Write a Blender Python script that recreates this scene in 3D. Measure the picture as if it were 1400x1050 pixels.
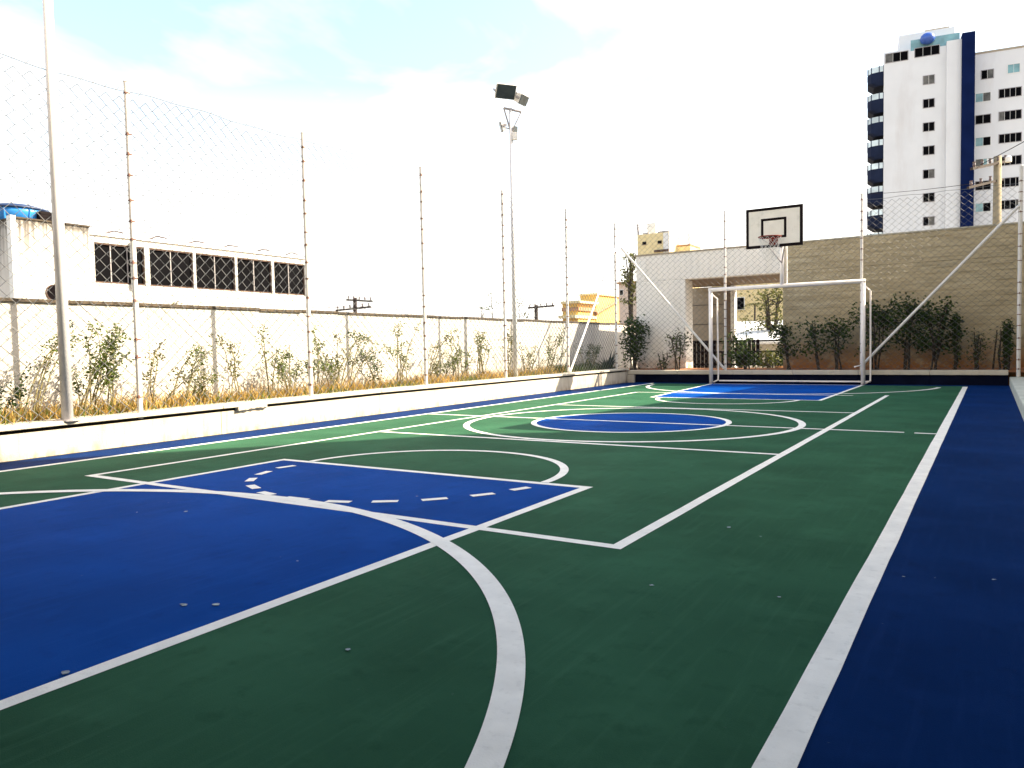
import bpy, bmesh, math, random
from mathutils import Vector, Matrix
R = math.radians
rnd = random.Random(7)
for o in list(bpy.data.objects): bpy.data.objects.remove(o)
S = bpy.context.scene
COL = S.collection

# ------------------------------------------------------------------ camera
EYE = Vector((0, 0, 0.9))
FPX = 1032.52                                   # focal length in pixels of the 1400 px wide photograph
RT = Vector((0.84505, 0.53434, -0.01927)).normalized()
FW = Vector((-0.53460, 0.84374, -0.04802)).normalized()
UP = RT.cross(FW)
cam_d = bpy.data.cameras.new('camera'); cam = bpy.data.objects.new('camera', cam_d); COL.objects.link(cam)
cam_d.sensor_width = 36; cam_d.lens = 36 * FPX / 1400; cam_d.clip_start = 0.05; cam_d.clip_end = 3000
M3 = Matrix((RT, UP, -FW)).transposed()
cam.matrix_world = Matrix.Translation(EYE) @ M3.to_4x4()
S.camera = cam

# ------------------------------------------------------------------ sky, sun, exposure
SUN_AZ, SUN_EL = 55.0, 36.0
W = bpy.data.worlds.new('World'); S.world = W; W.use_nodes = True
wn = W.node_tree.nodes; wl = W.node_tree.links; wn.clear()
w_out = wn.new('ShaderNodeOutputWorld'); w_bg = wn.new('ShaderNodeBackground')
sky = wn.new('ShaderNodeTexSky'); sky.sky_type = 'NISHITA'; sky.sun_disc = False
sky.sun_elevation = R(SUN_EL); sky.sun_rotation = R(SUN_AZ); sky.air_density = 1.35; sky.dust_density = 3.2; sky.ozone_density = 1.4
w_bg.inputs['Strength'].default_value = 0.077
# thin high cloud over the whole sky, thicker towards the horizon
tc = wn.new('ShaderNodeTexCoord'); sep = wn.new('ShaderNodeSeparateXYZ'); wl.new(tc.outputs['Generated'], sep.inputs[0])
zc = wn.new('ShaderNodeMath'); zc.operation = 'ADD'; wl.new(sep.outputs['Z'], zc.inputs[0]); zc.inputs[1].default_value = 0.15
dv = wn.new('ShaderNodeVectorMath'); dv.operation = 'DIVIDE'; wl.new(tc.outputs['Generated'], dv.inputs[0])
cz = wn.new('ShaderNodeCombineXYZ')
for k in range(3): wl.new(zc.outputs[0], cz.inputs[k])
wl.new(cz.outputs[0], dv.inputs[1])
nz = wn.new('ShaderNodeTexNoise'); nz.inputs['Scale'].default_value = 1.5; nz.inputs['Detail'].default_value = 6; nz.inputs['Roughness'].default_value = 0.5; nz.inputs['Distortion'].default_value = 0.5
wl.new(dv.outputs[0], nz.inputs['Vector'])
cr = wn.new('ShaderNodeMapRange'); cr.inputs[1].default_value = 0.45; cr.inputs[2].default_value = 0.78; wl.new(nz.outputs['Fac'], cr.inputs[0])
hz = wn.new('ShaderNodeMapRange'); hz.inputs[1].default_value = 0.32; hz.inputs[2].default_value = 0.14; hz.inputs[3].default_value = 0.06; hz.inputs[4].default_value = 1.0; wl.new(sep.outputs['Z'], hz.inputs[0])
mx = wn.new('ShaderNodeMath'); mx.operation = 'MAXIMUM'; wl.new(cr.outputs[0], mx.inputs[0]); wl.new(hz.outputs[0], mx.inputs[1])
mm = wn.new('ShaderNodeMath'); mm.operation = 'MULTIPLY'; mm.inputs[1].default_value = 0.8; wl.new(mx.outputs[0], mm.inputs[0])
mixc = wn.new('ShaderNodeMix'); mixc.data_type = 'RGBA'; wl.new(mm.outputs[0], mixc.inputs[0]); wl.new(sky.outputs[0], mixc.inputs[6]); mixc.inputs[7].default_value = (6.4,6.1,5.6,1)
wl.new(mixc.outputs[2], w_bg.inputs['Color']); wl.new(w_bg.outputs[0], w_out.inputs['Surface'])
sun_d = bpy.data.lights.new('sun', 'SUN'); sun = bpy.data.objects.new('sun', sun_d); COL.objects.link(sun)
sun_d.energy = 3.3; sun_d.angle = R(0.5); sun_d.color = (1.0, 0.85, 0.62)
TO_SUN = Vector((math.sin(R(SUN_AZ)) * math.cos(R(SUN_EL)), math.cos(R(SUN_AZ)) * math.cos(R(SUN_EL)), math.sin(R(SUN_EL))))
sun.rotation_euler = TO_SUN.to_track_quat('Z', 'Y').to_euler(); sun.location = TO_SUN * 60
S.view_settings.view_transform = 'Standard'; S.view_settings.look = 'None'; S.view_settings.gamma = 1; S.view_settings.exposure = 2.36
S.view_settings.use_curve_mapping = False

# ------------------------------------------------------------------ helpers
def ray(px, py): return RT * (px - 700) - UP * (py - 525) + FW * FPX
def at(px, py, X=None, Y=None, Z=None, P=None, N=None):
    """the point of a measured plane that the photograph shows at a pixel"""
    d = ray(px, py)
    if X is not None: t = (X - EYE.x) / d.x
    elif Y is not None: t = (Y - EYE.y) / d.y
    elif Z is not None: t = (Z - EYE.z) / d.z
    else: t = (P - EYE).dot(N) / d.dot(N)
    return EYE + d * t

def material(name, base, rough=0.7, var=0.12, scale=6.0, base2=None, bump=0.0, bscale=40.0, spec=0.5, metal=0.0, stretch=(1, 1, 1), coords='Object', detail=5, trans=0.0):
    m = bpy.data.materials.new(name); m.use_nodes = True
    n = m.node_tree.nodes; l = m.node_tree.links; b = n['Principled BSDF']
    b.inputs['Roughness'].default_value = rough; b.inputs['Specular IOR Level'].default_value = spec; b.inputs['Metallic'].default_value = metal
    c = n.new('ShaderNodeTexCoord'); mp = n.new('ShaderNodeMapping'); mp.inputs['Scale'].default_value = stretch; l.new(c.outputs[coords], mp.inputs[0])
    t = n.new('ShaderNodeTexNoise'); t.inputs['Scale'].default_value = scale; t.inputs['Detail'].default_value = detail; l.new(mp.outputs[0], t.inputs['Vector'])
    r = n.new('ShaderNodeValToRGB'); l.new(t.outputs['Fac'], r.inputs[0])
    lo = base2 if base2 else tuple(x * (1 - var) for x in base); hi = base if base2 else tuple(min(1, x * (1 + var)) for x in base)
    r.color_ramp.elements[0].position = 0.32; r.color_ramp.elements[1].position = 0.68
    r.color_ramp.elements[0].color = (*lo, 1); r.color_ramp.elements[1].color = (*hi, 1)
    l.new(r.outputs[0], b.inputs['Base Color'])
    m['ramp'] = r.name
    if bump:
        t2 = n.new('ShaderNodeTexNoise'); t2.inputs['Scale'].default_value = bscale; t2.inputs['Detail'].default_value = 6; l.new(mp.outputs[0], t2.inputs['Vector'])
        bp = n.new('ShaderNodeBump'); bp.inputs['Strength'].default_value = bump; bp.inputs['Distance'].default_value = 0.02; l.new(t2.outputs['Fac'], bp.inputs['Height']); l.new(bp.outputs[0], b.inputs['Normal'])
    return m

def overlay(m, col, fac_lo, fac_hi, scale, stretch=(1, 1, 1), zlo=None, zhi=None, amount=1.0, coords='Object', detail=6):
    """second colour over a material: stains, dirt, streaks; zlo..zhi fades it with the object's own height"""
    n = m.node_tree.nodes; l = m.node_tree.links; b = n['Principled BSDF']
    prev = b.inputs['Base Color'].links[0].from_socket
    c = n.new('ShaderNodeTexCoord'); mp = n.new('ShaderNodeMapping'); mp.inputs['Scale'].default_value = stretch; l.new(c.outputs[coords], mp.inputs[0])
    t = n.new('ShaderNodeTexNoise'); t.inputs['Scale'].default_value = scale; t.inputs['Detail'].default_value = detail; t.inputs['Roughness'].default_value = 0.62; l.new(mp.outputs[0], t.inputs['Vector'])
    mr = n.new('ShaderNodeMapRange'); mr.inputs[1].default_value = fac_lo; mr.inputs[2].default_value = fac_hi; mr.inputs[4].default_value = amount; l.new(t.outputs['Fac'], mr.inputs[0])
    f = mr.outputs[0]
    if zlo is not None:
        sp = n.new('ShaderNodeSeparateXYZ'); l.new(c.outputs[coords], sp.inputs[0])
        z = n.new('ShaderNodeMapRange'); z.inputs[1].default_value = zlo; z.inputs[2].default_value = zhi; l.new(sp.outputs['Z'], z.inputs[0])
        mu = n.new('ShaderNodeMath'); mu.operation = 'MULTIPLY'; l.new(f, mu.inputs[0]); l.new(z.outputs[0], mu.inputs[1]); f = mu.outputs[0]
    mi = n.new('ShaderNodeMix'); mi.data_type = 'RGBA'; l.new(f, mi.inputs[0]); l.new(prev, mi.inputs[6]); mi.inputs[7].default_value = (*col, 1)
    l.new(mi.outputs[2], b.inputs['Base Color'])
    return m

class MB:
    def __init__(self): self.v = []; self.f = []
    def add(self, vs, fs):
        k = len(self.v); self.v += [tuple(x) for x in vs]; self.f += [tuple(i + k for i in f) for f in fs]; return self
    def hexa(self, p):          # 8 corners: bottom ring then top ring
        return self.add(p, [(0, 3, 2, 1), (4, 5, 6, 7), (0, 1, 5, 4), (1, 2, 6, 5), (2, 3, 7, 6), (3, 0, 4, 7)])
    def box(self, x0, x1, y0, y1, z0, z1):
        return self.hexa([(x0, y0, z0), (x1, y0, z0), (x1, y1, z0), (x0, y1, z0), (x0, y0, z1), (x1, y0, z1), (x1, y1, z1), (x0, y1, z1)])
    def obox(self, o, u, v, w):  # corner and three edge vectors
        o, u, v, w = Vector(o), Vector(u), Vector(v), Vector(w)
        return self.hexa([o, o + u, o + u + v, o + v, o + w, o + u + w, o + u + v + w, o + v + w])
    def prism(self, poly, z0, z1):
        n = len(poly); vs = [(x, y, z0) for x, y in poly] + [(x, y, z1) for x, y in poly]
        return self.add(vs, [tuple(range(n - 1, -1, -1)), tuple(range(n, 2 * n))] + [(i, (i + 1) % n, n + (i + 1) % n, n + i) for i in range(n)])
    def tube(self, pts, rad, n=8, caps=True):
        pts = [Vector(p) for p in pts]; k0 = len(self.v); m = len(pts)
        rads = rad if isinstance(rad, (list, tuple)) else [rad] * m
        ref = None
        for i, p in enumerate(pts):
            t = (pts[min(i + 1, m - 1)] - pts[max(i - 1, 0)]).normalized()
            if ref is None: ref = t.orthogonal().normalized()
            a = (ref - t * ref.dot(t));
            a = a.normalized() if a.length > 1e-6 else t.orthogonal().normalized()
            ref = a; b = t.cross(a)
            for j in range(n):
                q = 2 * math.pi * j / n; self.v.append(tuple(p + (a * math.cos(q) + b * math.sin(q)) * rads[i]))
        for i in range(m - 1):
            for j in range(n):
                self.f.append((k0 + i * n + j, k0 + i * n + (j + 1) % n, k0 + (i + 1) * n + (j + 1) % n, k0 + (i + 1) * n + j))
        if caps:
            self.f.append(tuple(k0 + j for j in range(n - 1, -1, -1))); self.f.append(tuple(k0 + (m - 1) * n + j for j in range(n)))
        return self
    def strip(self, pts, w, z, closed=False):   # flat ribbon along a polyline, hand painted: its edges wander a little
        pts = [Vector((p[0], p[1])) for p in pts]
        if not closed and len(pts) < 12:
            q = [pts[0]]
            for a, b in zip(pts[:-1], pts[1:]):
                n = max(1, int((b - a).length / .3)); q += [a.lerp(b, i / n) for i in range(1, n + 1)]
            pts = q; wide = False
        else: wide = True
        m = len(pts); L = []; Rr = []
        for i, p in enumerate(pts):
            a = pts[(i - 1) % m] if (closed or i > 0) else p; b = pts[(i + 1) % m] if (closed or i < m - 1) else p
            t1 = (p - a).normalized() if (p - a).length > 1e-9 else (b - p).normalized()
            t2 = (b - p).normalized() if (b - p).length > 1e-9 else t1
            t = (t1 + t2).normalized(); nn = Vector((-t.y, t.x)); s = (w / 2) / max(0.5, nn.dot(Vector((-t1.y, t1.x))))
            j = 0 if (closed or wide) else .0016
            L.append(p + nn * (s + rnd.uniform(-j, j))); Rr.append(p - nn * (s + rnd.uniform(-j, j)))
        z *= .4
        k = len(self.v); self.v += [(q.x, q.y, z) for q in L] + [(q.x, q.y, z) for q in Rr]
        for i in range(m if closed else m - 1):
            j = (i + 1) % m; self.f.append((k + m + i, k + m + j, k + j, k + i))
        return self
    def poly(self, pts, z):
        z = z * .4 if z > 0 else z
        k = len(self.v); self.v += [(p[0], p[1], z) for p in pts]; self.f.append(tuple(range(k, k + len(pts)))); return self
    def leaf(self, p, d, side, ln, wd):
        p, d, side = Vector(p), Vector(d), Vector(side)
        nrm = d.cross(side)
        return self.add([p, p + d * ln * .5 + side * wd * .5 - nrm * wd * .12, p + d * ln, p + d * ln * .5 - side * wd * .5 - nrm * wd * .12], [(0, 1, 2), (0, 2, 3)])
    def mesh(self, name, m, smooth=False):
        me = bpy.data.meshes.new(name); me.from_pydata(self.v, [], self.f); me.update()
        me.materials.append(m)
        if smooth: me.polygons.foreach_set('use_smooth', [True] * len(me.polygons))
        return me
    def build(self, name, m, parent=None, smooth=False, kind=None, bevel=0, label=None):
        me = self.mesh(name, m, smooth)
        if bevel:
            bm = bmesh.new(); bm.from_mesh(me)
            bmesh.ops.bevel(bm, geom=[e for e in bm.edges if len(e.link_faces) == 2 and e.calc_face_angle(0) > 0.5], offset=bevel, segments=1, affect='EDGES')
            bm.to_mesh(me); bm.free()
        o = bpy.data.objects.new(name, me); COL.objects.link(o)
        if parent is not None:
            o.parent = parent; o.matrix_parent_inverse = Matrix.Translation(-parent.location)
        if kind: o['kind'] = kind
        if label: o['label'] = label
        return o

def thing(name, label, cat, loc=(0, 0, 0), group=None):
    o = bpy.data.objects.new(name, None); o.empty_display_size = .2; COL.objects.link(o); o.location = loc
    o['label'] = label; o['category'] = cat
    if group: o['group'] = group
    return o
def tag(o, label, cat, group=None):
    o['label'] = label; o['category'] = cat
    if group: o['group'] = group
    return o
def arc(cx, cy, r, a0, a1, n=64): return [(cx + r * math.cos(R(a0 + (a1 - a0) * i / n)), cy + r * math.sin(R(a0 + (a1 - a0) * i / n))) for i in range(n + 1)]

# ------------------------------------------------------------------ materials
M = {}
def court_paint(name, base, rough):
    m = material(name, base, rough=rough, var=0.16, scale=1.3, bump=0.12, bscale=260, spec=0.001, detail=9)
    pb_ = m.node_tree.nodes['Principled BSDF']; pb_.inputs['Sheen Weight'].default_value = 0.0; pb_.inputs['Sheen Roughness'].default_value = 0.45; pb_.inputs['Sheen Tint'].default_value = (1, .93, .72, 1)
    overlay(m, tuple(x * 1.5 + .004 for x in base), 0.50, 0.8, 2.2, amount=0.6)
    overlay(m, tuple(x * 0.6 for x in base), 0.56, 0.75, 9.0, amount=0.45)
    overlay(m, tuple(x * 1.35 + .006 for x in base), 0.52, 0.75, 5.0, stretch=(6, .35, 1), amount=0.4)
    overlay(m, (.12, .16, .17), 0.70, 0.76, 38.0, amount=0.4)
    return m
M['green'] = court_paint('green_court_paint', (0.030, 0.097, 0.056), 0.4)
M['blue'] = court_paint('blue_court_paint', (0.003, 0.055, 0.275), 0.4)
M['navy'] = court_paint('navy_court_paint', (0.003, 0.022, 0.100), 0.4)
M['white_line'] = overlay(material('white_line_paint', (0.85, 0.83, 0.77), rough=.5, var=.07, scale=9, bump=.2, bscale=200), (0.40, 0.38, 0.34), .56, .80, 30, amount=.40)
M['scuff'] = material('pale_scuff', (0.22, 0.28, 0.32), rough=.6, var=.5, scale=60)
M['ground'] = material('dry_ground', (0.16, 0.13, 0.09), rough=.95, var=.3, scale=.4, bump=.4)
M['kerb'] = overlay(material('cream_kerb_paint', (0.50, 0.46, 0.39), rough=.75, var=.06, scale=3, bump=.2, bscale=60), (0.28, 0.22, 0.14), .5, .75, 5, stretch=(1, 1, .3), amount=.5)
overlay(M['kerb'], (0.20, 0.14, 0.08), .42, .66, 9.0, stretch=(1, 1, .5), zlo=.10, zhi=.0, amount=.8)
overlay(M['kerb'], (0.22, 0.18, 0.12), .50, .70, 6.0, stretch=(1, 2.5, .12), amount=.4)
M['kerb_grey'] = overlay(material('grey_green_kerb', (0.50, 0.52, 0.46), rough=.75, var=.1, scale=4, bump=.2, bscale=60), (0.25, 0.27, 0.2), .5, .72, 6, amount=.6)
M['kerb_navy'] = material('navy_kerb_paint', (0.004, 0.006, 0.018), rough=.8, var=.25, scale=5, spec=.03)
M['coping'] = overlay(material('cream_coping', (0.50, 0.46, 0.38), rough=.8, var=.08, scale=5, bump=.3, bscale=80), (0.34, 0.29, 0.2), .55, .75, 9, amount=.6)
M['joint_shade'] = material('dark_joint_shade', (0.035, 0.03, 0.025), rough=.9, var=.3, scale=14)  # joints, kerb dirt and the painted shadow line under the coping
M['wall_white'] = overlay(material('white_wall_render', (0.53, 0.515, 0.485), rough=.85, var=.03, scale=2, bump=.15, bscale=50), (0.34, 0.30, 0.23), .52, .75, 2.2, stretch=(1, 1, .3), amount=.35)
overlay(M['wall_white'], (0.16, 0.13, 0.09), .46, .70, 5.0, stretch=(1, 2.2, .10), zlo=.95, zhi=1.5, amount=.4)
overlay(M['wall_white'], (0.26, 0.18, 0.10), .40, .66, 4.0, zlo=.62, zhi=.25, amount=.7)
M['wall_cap'] = overlay(material('weathered_wall_cap', (0.055, 0.04, 0.025), rough=.95, var=.5, scale=14, bump=.3), (0.05, 0.04, 0.03), .45, .65, 9, amount=.9)
M['soil'] = overlay(material('dry_soil', (0.34, 0.22, 0.10), rough=1, var=.35, scale=7, bump=.6, bscale=30), (0.20, 0.11, 0.05), .5, .7, 3)
M['red_soil'] = overlay(material('red_soil', (0.30, 0.12, 0.045), rough=1, var=.35, scale=7, bump=.6, bscale=30), (0.12, 0.06, 0.03), .5, .7, 3)
M['post'] = overlay(material('white_post_paint', (0.62, 0.61, 0.60), rough=.45, var=.06, scale=8), (0.36, 0.2, 0.13), .6, .75, 12, stretch=(1, 1, .25), amount=.35)
M['pole'] = overlay(material('galvanised_pole', (0.58, 0.58, 0.60), rough=.4, var=.07, scale=6), (0.4, 0.38, 0.37), .55, .75, 6, stretch=(1, 1, .2), amount=.5)
M['goal'] = overlay(material('white_goal_paint', (0.84, 0.80, 0.78), rough=.38, var=.04, scale=9), (0.4, 0.36, 0.3), .66, .76, 22, amount=.6)
M['wire'] = material('fence_wire', (0.13, 0.135, 0.145), rough=.6, var=.1, scale=3, spec=.2)
M['tie'] = material('rusty_tie_wire', (0.13, 0.06, 0.045), rough=.8, var=.4, scale=30)
M['black'] = material('black_paint', (0.010, 0.007, 0.008), spec=.06, rough=.7, var=.2, scale=8)
M['board'] = overlay(material('white_backboard', (0.74, 0.72, 0.66), rough=.6, spec=.2, var=.05, scale=4), (0.45, 0.44, 0.38), .55, .75, 6, amount=.5)
M['rim'] = material('orange_rim', (0.17, 0.022, 0.012), spec=.15, rough=.6, var=.2, scale=20)
M['net'] = material('white_net_cord', (0.62, 0.62, 0.6), rough=.9, var=.1)
M['lamp_white'] = material('lamp_housing', (0.75, 0.74, 0.72), rough=.4, var=.05)
M['lamp_dark'] = material('lamp_glass', (0.045, 0.055, 0.062), rough=.15, var=.2, scale=9)
M['steel'] = material('dull_steel', (0.30, 0.28, 0.29), rough=.5, var=.15)

# ------------------------------------------------------------------ ground and court
g = MB(); g.poly([(-900, -500), (900, -500), (900, 1600), (-900, 1600)], -0.35); g.build('ground', M['ground'], kind='structure')
XR, XL, YN, YF = -0.386, -6.62, -0.27, 16.75
floor = MB().prism([(-7.62, 17.3), (-7.62 + .5, -6), (0.9, -6), (0.9, 17.3)], -0.3, 0.0).build('court_floor', M['navy'], kind='structure')
def mark(name, mb, m): return mb.build(name, M[m], floor)
mark('green_field', MB().poly([(XL + .09, YN), (XR, YN), (XR, YF), (XL - .1, YF)], .002), 'green')
KL0, KL1, KR0, KR1 = (-4.96, YN), (-4.985, 4.28), (-2.15, YN), (-2.165, 4.28)
def poly_zone(name, pts): mark(name, MB().poly(pts, .004), 'blue')
poly_zone('blue_key', [KL0, KR0, KR1, KL1])
FK = [(-4.93, 12.28), (-2.2, 12.28), (-2.19, YF), (-5.30, YF)]
poly_zone('blue_key', FK)
poly_zone('blue_centre_disc', arc(-3.585, 8.24, 1.13, 0, 360, 72)[:-1])
LW = .062
mark('sideline', MB().strip([(XR + .01, YN), (XR, 8), (-.39, 16.52)], .082, .006), 'white_line')
mark('sideline', MB().strip([(-6.575, YN), (-6.60, 3.66), (-6.62, 8), (-6.70, YF)], .075, .006), 'white_line')
mark('baseline', MB().strip([(-5.3, YF), (-2.2, YF)], .06, .0075), 'white_line')
mark('baseline', MB().strip([(XL, YN), (XR, YN)], .08, .0075), 'white_line')
mark('key_line', MB().strip([KL0, KL1, KR1, KR0], LW, .006), 'white_line')
mark('key_line', MB().strip([(-5.30, YF), (-4.93, 12.28), (-2.2, 12.28), (-2.19, YF)], LW, .006), 'white_line')
mark('volleyball_line', MB().strip([(-5.715, 13.5), (-5.70, 3.06), (-1.40, 3.06), (-1.405, 8.2), (-1.415, 13.7)], LW, .0075), 'white_line')
mark('volleyball_line', MB().strip([(-5.72, 13.5), (-1.9, 13.5)], LW, .009), 'white_line')
mark('attack_line', MB().strip([(-5.70, 6.23), (-1.41, 6.23)], LW, .009), 'white_line')
mark('attack_line', MB().strip([(-5.70, 10.24), (-1.42, 10.24)], LW, .009), 'white_line')
mark('halfway_line', MB().strip([(-6.6, 8.22), (-0.70, 8.22)], LW, .009), 'white_line')
mark('halfway_line', MB().strip([(-0.61, 8.2), (-0.42, 8.2)], LW, .009), 'white_line')
mark('centre_circle', MB().strip(arc(-3.6, 8.24, 1.915, 0, 360, 96)[:-1], .075, .0105, True), 'white_line')
mark('centre_circle', MB().strip(arc(-3.59, 8.24, 1.13, 0, 360, 72)[:-1], .065, .0105, True), 'white_line')
mark('goal_area_arc', MB().strip(arc(-3.57, .28, 2.848, -15, 195, 240), .082, .0105), 'white_line')
mark('goal_area_arc', MB().strip(arc(-3.62, 16.35, 2.82, 184, 357, 96), .08, .0105), 'white_line')
mark('free_throw_arc', MB().strip(arc(-3.59, 4.31, 1.10, 0, 180, 48), LW, .0105), 'white_line')
mark('free_throw_arc', MB().strip(arc(-3.62, 12.25, 1.12, 180, 360, 48), LW, .0105), 'white_line')
DASH = [((-4.66, 3.93), (-4.63, 4.08)), ((-4.54, 3.65), (-4.59, 3.80)), ((-4.36, 3.43), (-4.45, 3.54)), ((-4.23, 3.335), (-4.08, 3.27)), ((-3.96, 3.20), (-3.81, 3.175)), ((-3.67, 3.155), (-3.49, 3.16)), ((-3.35, 3.185), (-3.20, 3.235)), ((-3.09, 3.30), (-2.96, 3.385)), ((-2.85, 3.47), (-2.75, 3.59)), ((-2.66, 3.71), (-2.58, 3.84)), ((-2.54, 3.98), (-2.49, 4.11))]
for a, b in DASH: mark('free_throw_dash', MB().strip([a, b], .06, .012), 'white_line')
# scuffs, chips and grit on the paint
SC = [(-2.43, 1.61, .05), (-2.33, 1.67, .05), (-2.21, 1.09, .05), (-1.62, 1.61, .032), (-1.07, 3.64, .04), (-.62, 2.71, .022), (-1.06, 2.62, .03), (-.27, 3.17, .02), (.02, 3.29, .03), (-.89, 3.53, .02), (-2.95, 3.55, .03), (-3.86, 2.6, .05), (-4.1, 2.45, .03), (-2.5, 2.2, .02)]
for i in range(26): SC.append((rnd.uniform(-5.5, -.1), rnd.uniform(1.2, 8), rnd.uniform(.006, .014)))
for x, y, r in SC:
    r *= .42
    n = 7; mark('scuff_mark', MB().poly([(x + r * rnd.uniform(.3, 1) * math.cos(6.283 * i / n), y + r * rnd.uniform(.25, .9) * math.sin(6.283 * i / n)) for i in range(n)], .0135 + rnd.uniform(0, .001)), 'scuff')

# ------------------------------------------------------------------ kerbs
def kx(y): return -7.2 - .021 * (y - 4)           # front face of the left kerb
def fx(y): return -7.27 - .031 * (y - 4.3)         # fence line on the left kerb
def wx(y): return fx(y) - 1.0                      # face of the boundary wall behind the bed
YK, YFF, YW = 17.06, 16.95, 18.2                   # far kerb face, far fence, far wall face
YFF = 17.16
def kz(y): return .255 + min(.045, max(0, (y - 3) * .012))
kl = thing('kerb_wall', 'low cream kerb wall with a thin coping along the left side of the court', 'kerb wall', (kx(8), 8, 0))
ys = [-6, -1.5, 2.0, 5.35, 8.0, 11.2, 13.35, 15.2, 16.6, 17.1]
for a, b in zip(ys[:-1], ys[1:]):
    b2 = b - .008
    MB().hexa([(kx(a) - .22, a, -.3), (kx(a), a, -.3), (kx(b), b2, -.3), (kx(b) - .22, b2, -.3), (kx(a) - .22, a, kz(a) - .034), (kx(a), a, kz(a) - .034), (kx(b), b2, kz(b) - .034), (kx(b) - .22, b2, kz(b) - .034)]).build('kerb_block', M['kerb'], kl)
MB().hexa([(kx(-6) - .2, -6, kz(-6) - .05), (kx(-6) - .06, -6, kz(-6) - .05), (kx(17) - .06, 17.1, kz(17) - .05), (kx(17) - .2, 17.1, kz(17) - .05), (kx(-6) - .2, -6, kz(-6) + .002), (kx(-6) - .06, -6, kz(-6) + .002), (kx(17) - .06, 17.1, kz(17) + .002), (kx(17) - .2, 17.1, kz(17) + .002)]).build('coping_shadow_bar', M['joint_shade'], kl)  # dark bar set in the recess to deepen the coping's shadow line
for a, b in zip(ys[:-1], ys[1:]):
    b2 = b - .006; e = .042
    MB().hexa([(kx(a) - .34, a, kz(a)), (kx(a) + e, a, kz(a)), (kx(b) + e, b2, kz(b)), (kx(b) - .34, b2, kz(b)), (kx(a) - .34, a, kz(a) + .04), (kx(a) + e, a, kz(a) + .04), (kx(b) + e, b2, kz(b) + .04), (kx(b) - .34, b2, kz(b) + .04)]).build('coping_slab', M['coping'], kl, bevel=.006)
pm = MB()
for i in range(9):
    y0 = 5.55 + i * .045
    pm.hexa([(kx(y0) - .02, y0, kz(y0) - .06 + rnd.uniform(-.012, .01)), (kx(y0) + .044 + rnd.uniform(-.004, .004), y0, kz(y0) - .03 + rnd.uniform(-.01, .01)), (kx(y0) + .044 + rnd.uniform(-.004, .004), y0 + .047, kz(y0) - .03 + rnd.uniform(-.01, .01)), (kx(y0) - .02, y0 + .047, kz(y0) - .06), (kx(y0) - .02, y0, kz(y0) + .006), (kx(y0) + .045, y0, kz(y0) + .006), (kx(y0) + .045, y0 + .047, kz(y0) + .006), (kx(y0) - .02, y0 + .047, kz(y0) + .006)])
pm.build('mortar_patch', M['kerb'], kl)
st = MB(); st.strip([(kx(y) + .012, y) for y in (-6, 0, 3, 6, 10, 17)], .07, .0035); st.build('dirt_line', M['joint_shade'], kl)

kf = thing('kerb_wall', 'low navy kerb wall with pale coping across the far end behind the goal', 'kerb wall', (-3.5, YK, 0))
xs = [-7.5, -6.2, -4.9, -3.6, -2.3, -1.0, .3]
for a, b in zip(xs[:-1], xs[1:]):
    MB().box(a, b - .006, YK + .03, YK + .2, -.3, .195).build('kerb_block', M['kerb_navy'], kf)
    MB().box(a, b - .006, YK - .012, YK + .3, .2, .292).build('coping_slab', M['coping'], kf, bevel=.006)
MB().box(-7.46, -7.28, YK - .06, YK + .02, 0, .19).build('kerb_end_block', M['kerb'], kf)
kr = thing('kerb_wall', 'grey green kerb wall running along the right edge of the court', 'kerb wall', (.33, 8, 0))
for a, b in zip([-6, -2, 2, 6, 9, 12, 14.5], [-2, 2, 6, 9, 12, 14.5, YK + .28]):
    MB().box(.315, .62, a, b - .006, -.3, .16).build('kerb_block', M['kerb_grey'], kr, bevel=.008)
# planting beds
bed = MB()
for j in range(46):
    y0, y1 = -4 + j * .5, -4 + (j + 1) * .5
    bed.add([(kx(y0) - .2, y0, .24), (kx(y1) - .2, y1, .24), (wx(y1), y1, .30), (wx(y0), y0, .30)], [(0, 1, 2, 3)])
bed.build('planting_bed', M['soil'], kind='structure')
MB().add([(-9.2, YK + .18, .25), (.62, YK + .18, .25), (.62, YW + .05, .31), (-9.2, YW + .05, .31)], [(0, 1, 2, 3)]).build('planting_bed', M['red_soil'], kind='structure')

# ------------------------------------------------------------------ left boundary wall
wl_ = thing('boundary_wall', 'long white rendered boundary wall with a dark weathered cap behind the left fence', 'wall', (wx(8), 8, 0))
def wz(y): return 1.455 + .002 * (y - 4)
for a, b in zip([-6, 0, 5.2, 10.4, 15.6], [0, 5.2, 10.4, 15.6, 22.5]):
    b2 = b - .006
    MB().hexa([(wx(a) - .16, a, -.35), (wx(a), a, -.35), (wx(b), b2, -.35), (wx(b) - .16, b2, -.35), (wx(a) - .16, a, wz(a)), (wx(a), a, wz(a)), (wx(b), b2, wz(b)), (wx(b) - .16, b2, wz(b))]).build('wall_panel', M['wall_white'], wl_)
y = -6.0
while y < 22.4:
    L = rnd.uniform(.75, .85); y2 = min(22.5, y + L); j = rnd.uniform(-.004, .006); e = .018 + rnd.uniform(0, .008)
    MB().hexa([(wx(y) - .18, y, wz(y) + j), (wx(y) + e, y, wz(y) + j), (wx(y2) + e, y2 - .008, wz(y2) + j), (wx(y2) - .18, y2 - .008, wz(y2) + j), (wx(y) - .16, y, wz(y) + .042 + j), (wx(y) + e * .6, y, wz(y) + .036 + j), (wx(y2) + e * .6, y2 - .008, wz(y2) + .036 + j), (wx(y2) - .16, y2 - .008, wz(y2) + .042 + j)]).build('cap_tile', M['wall_cap'], wl_)
    y = y2

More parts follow.
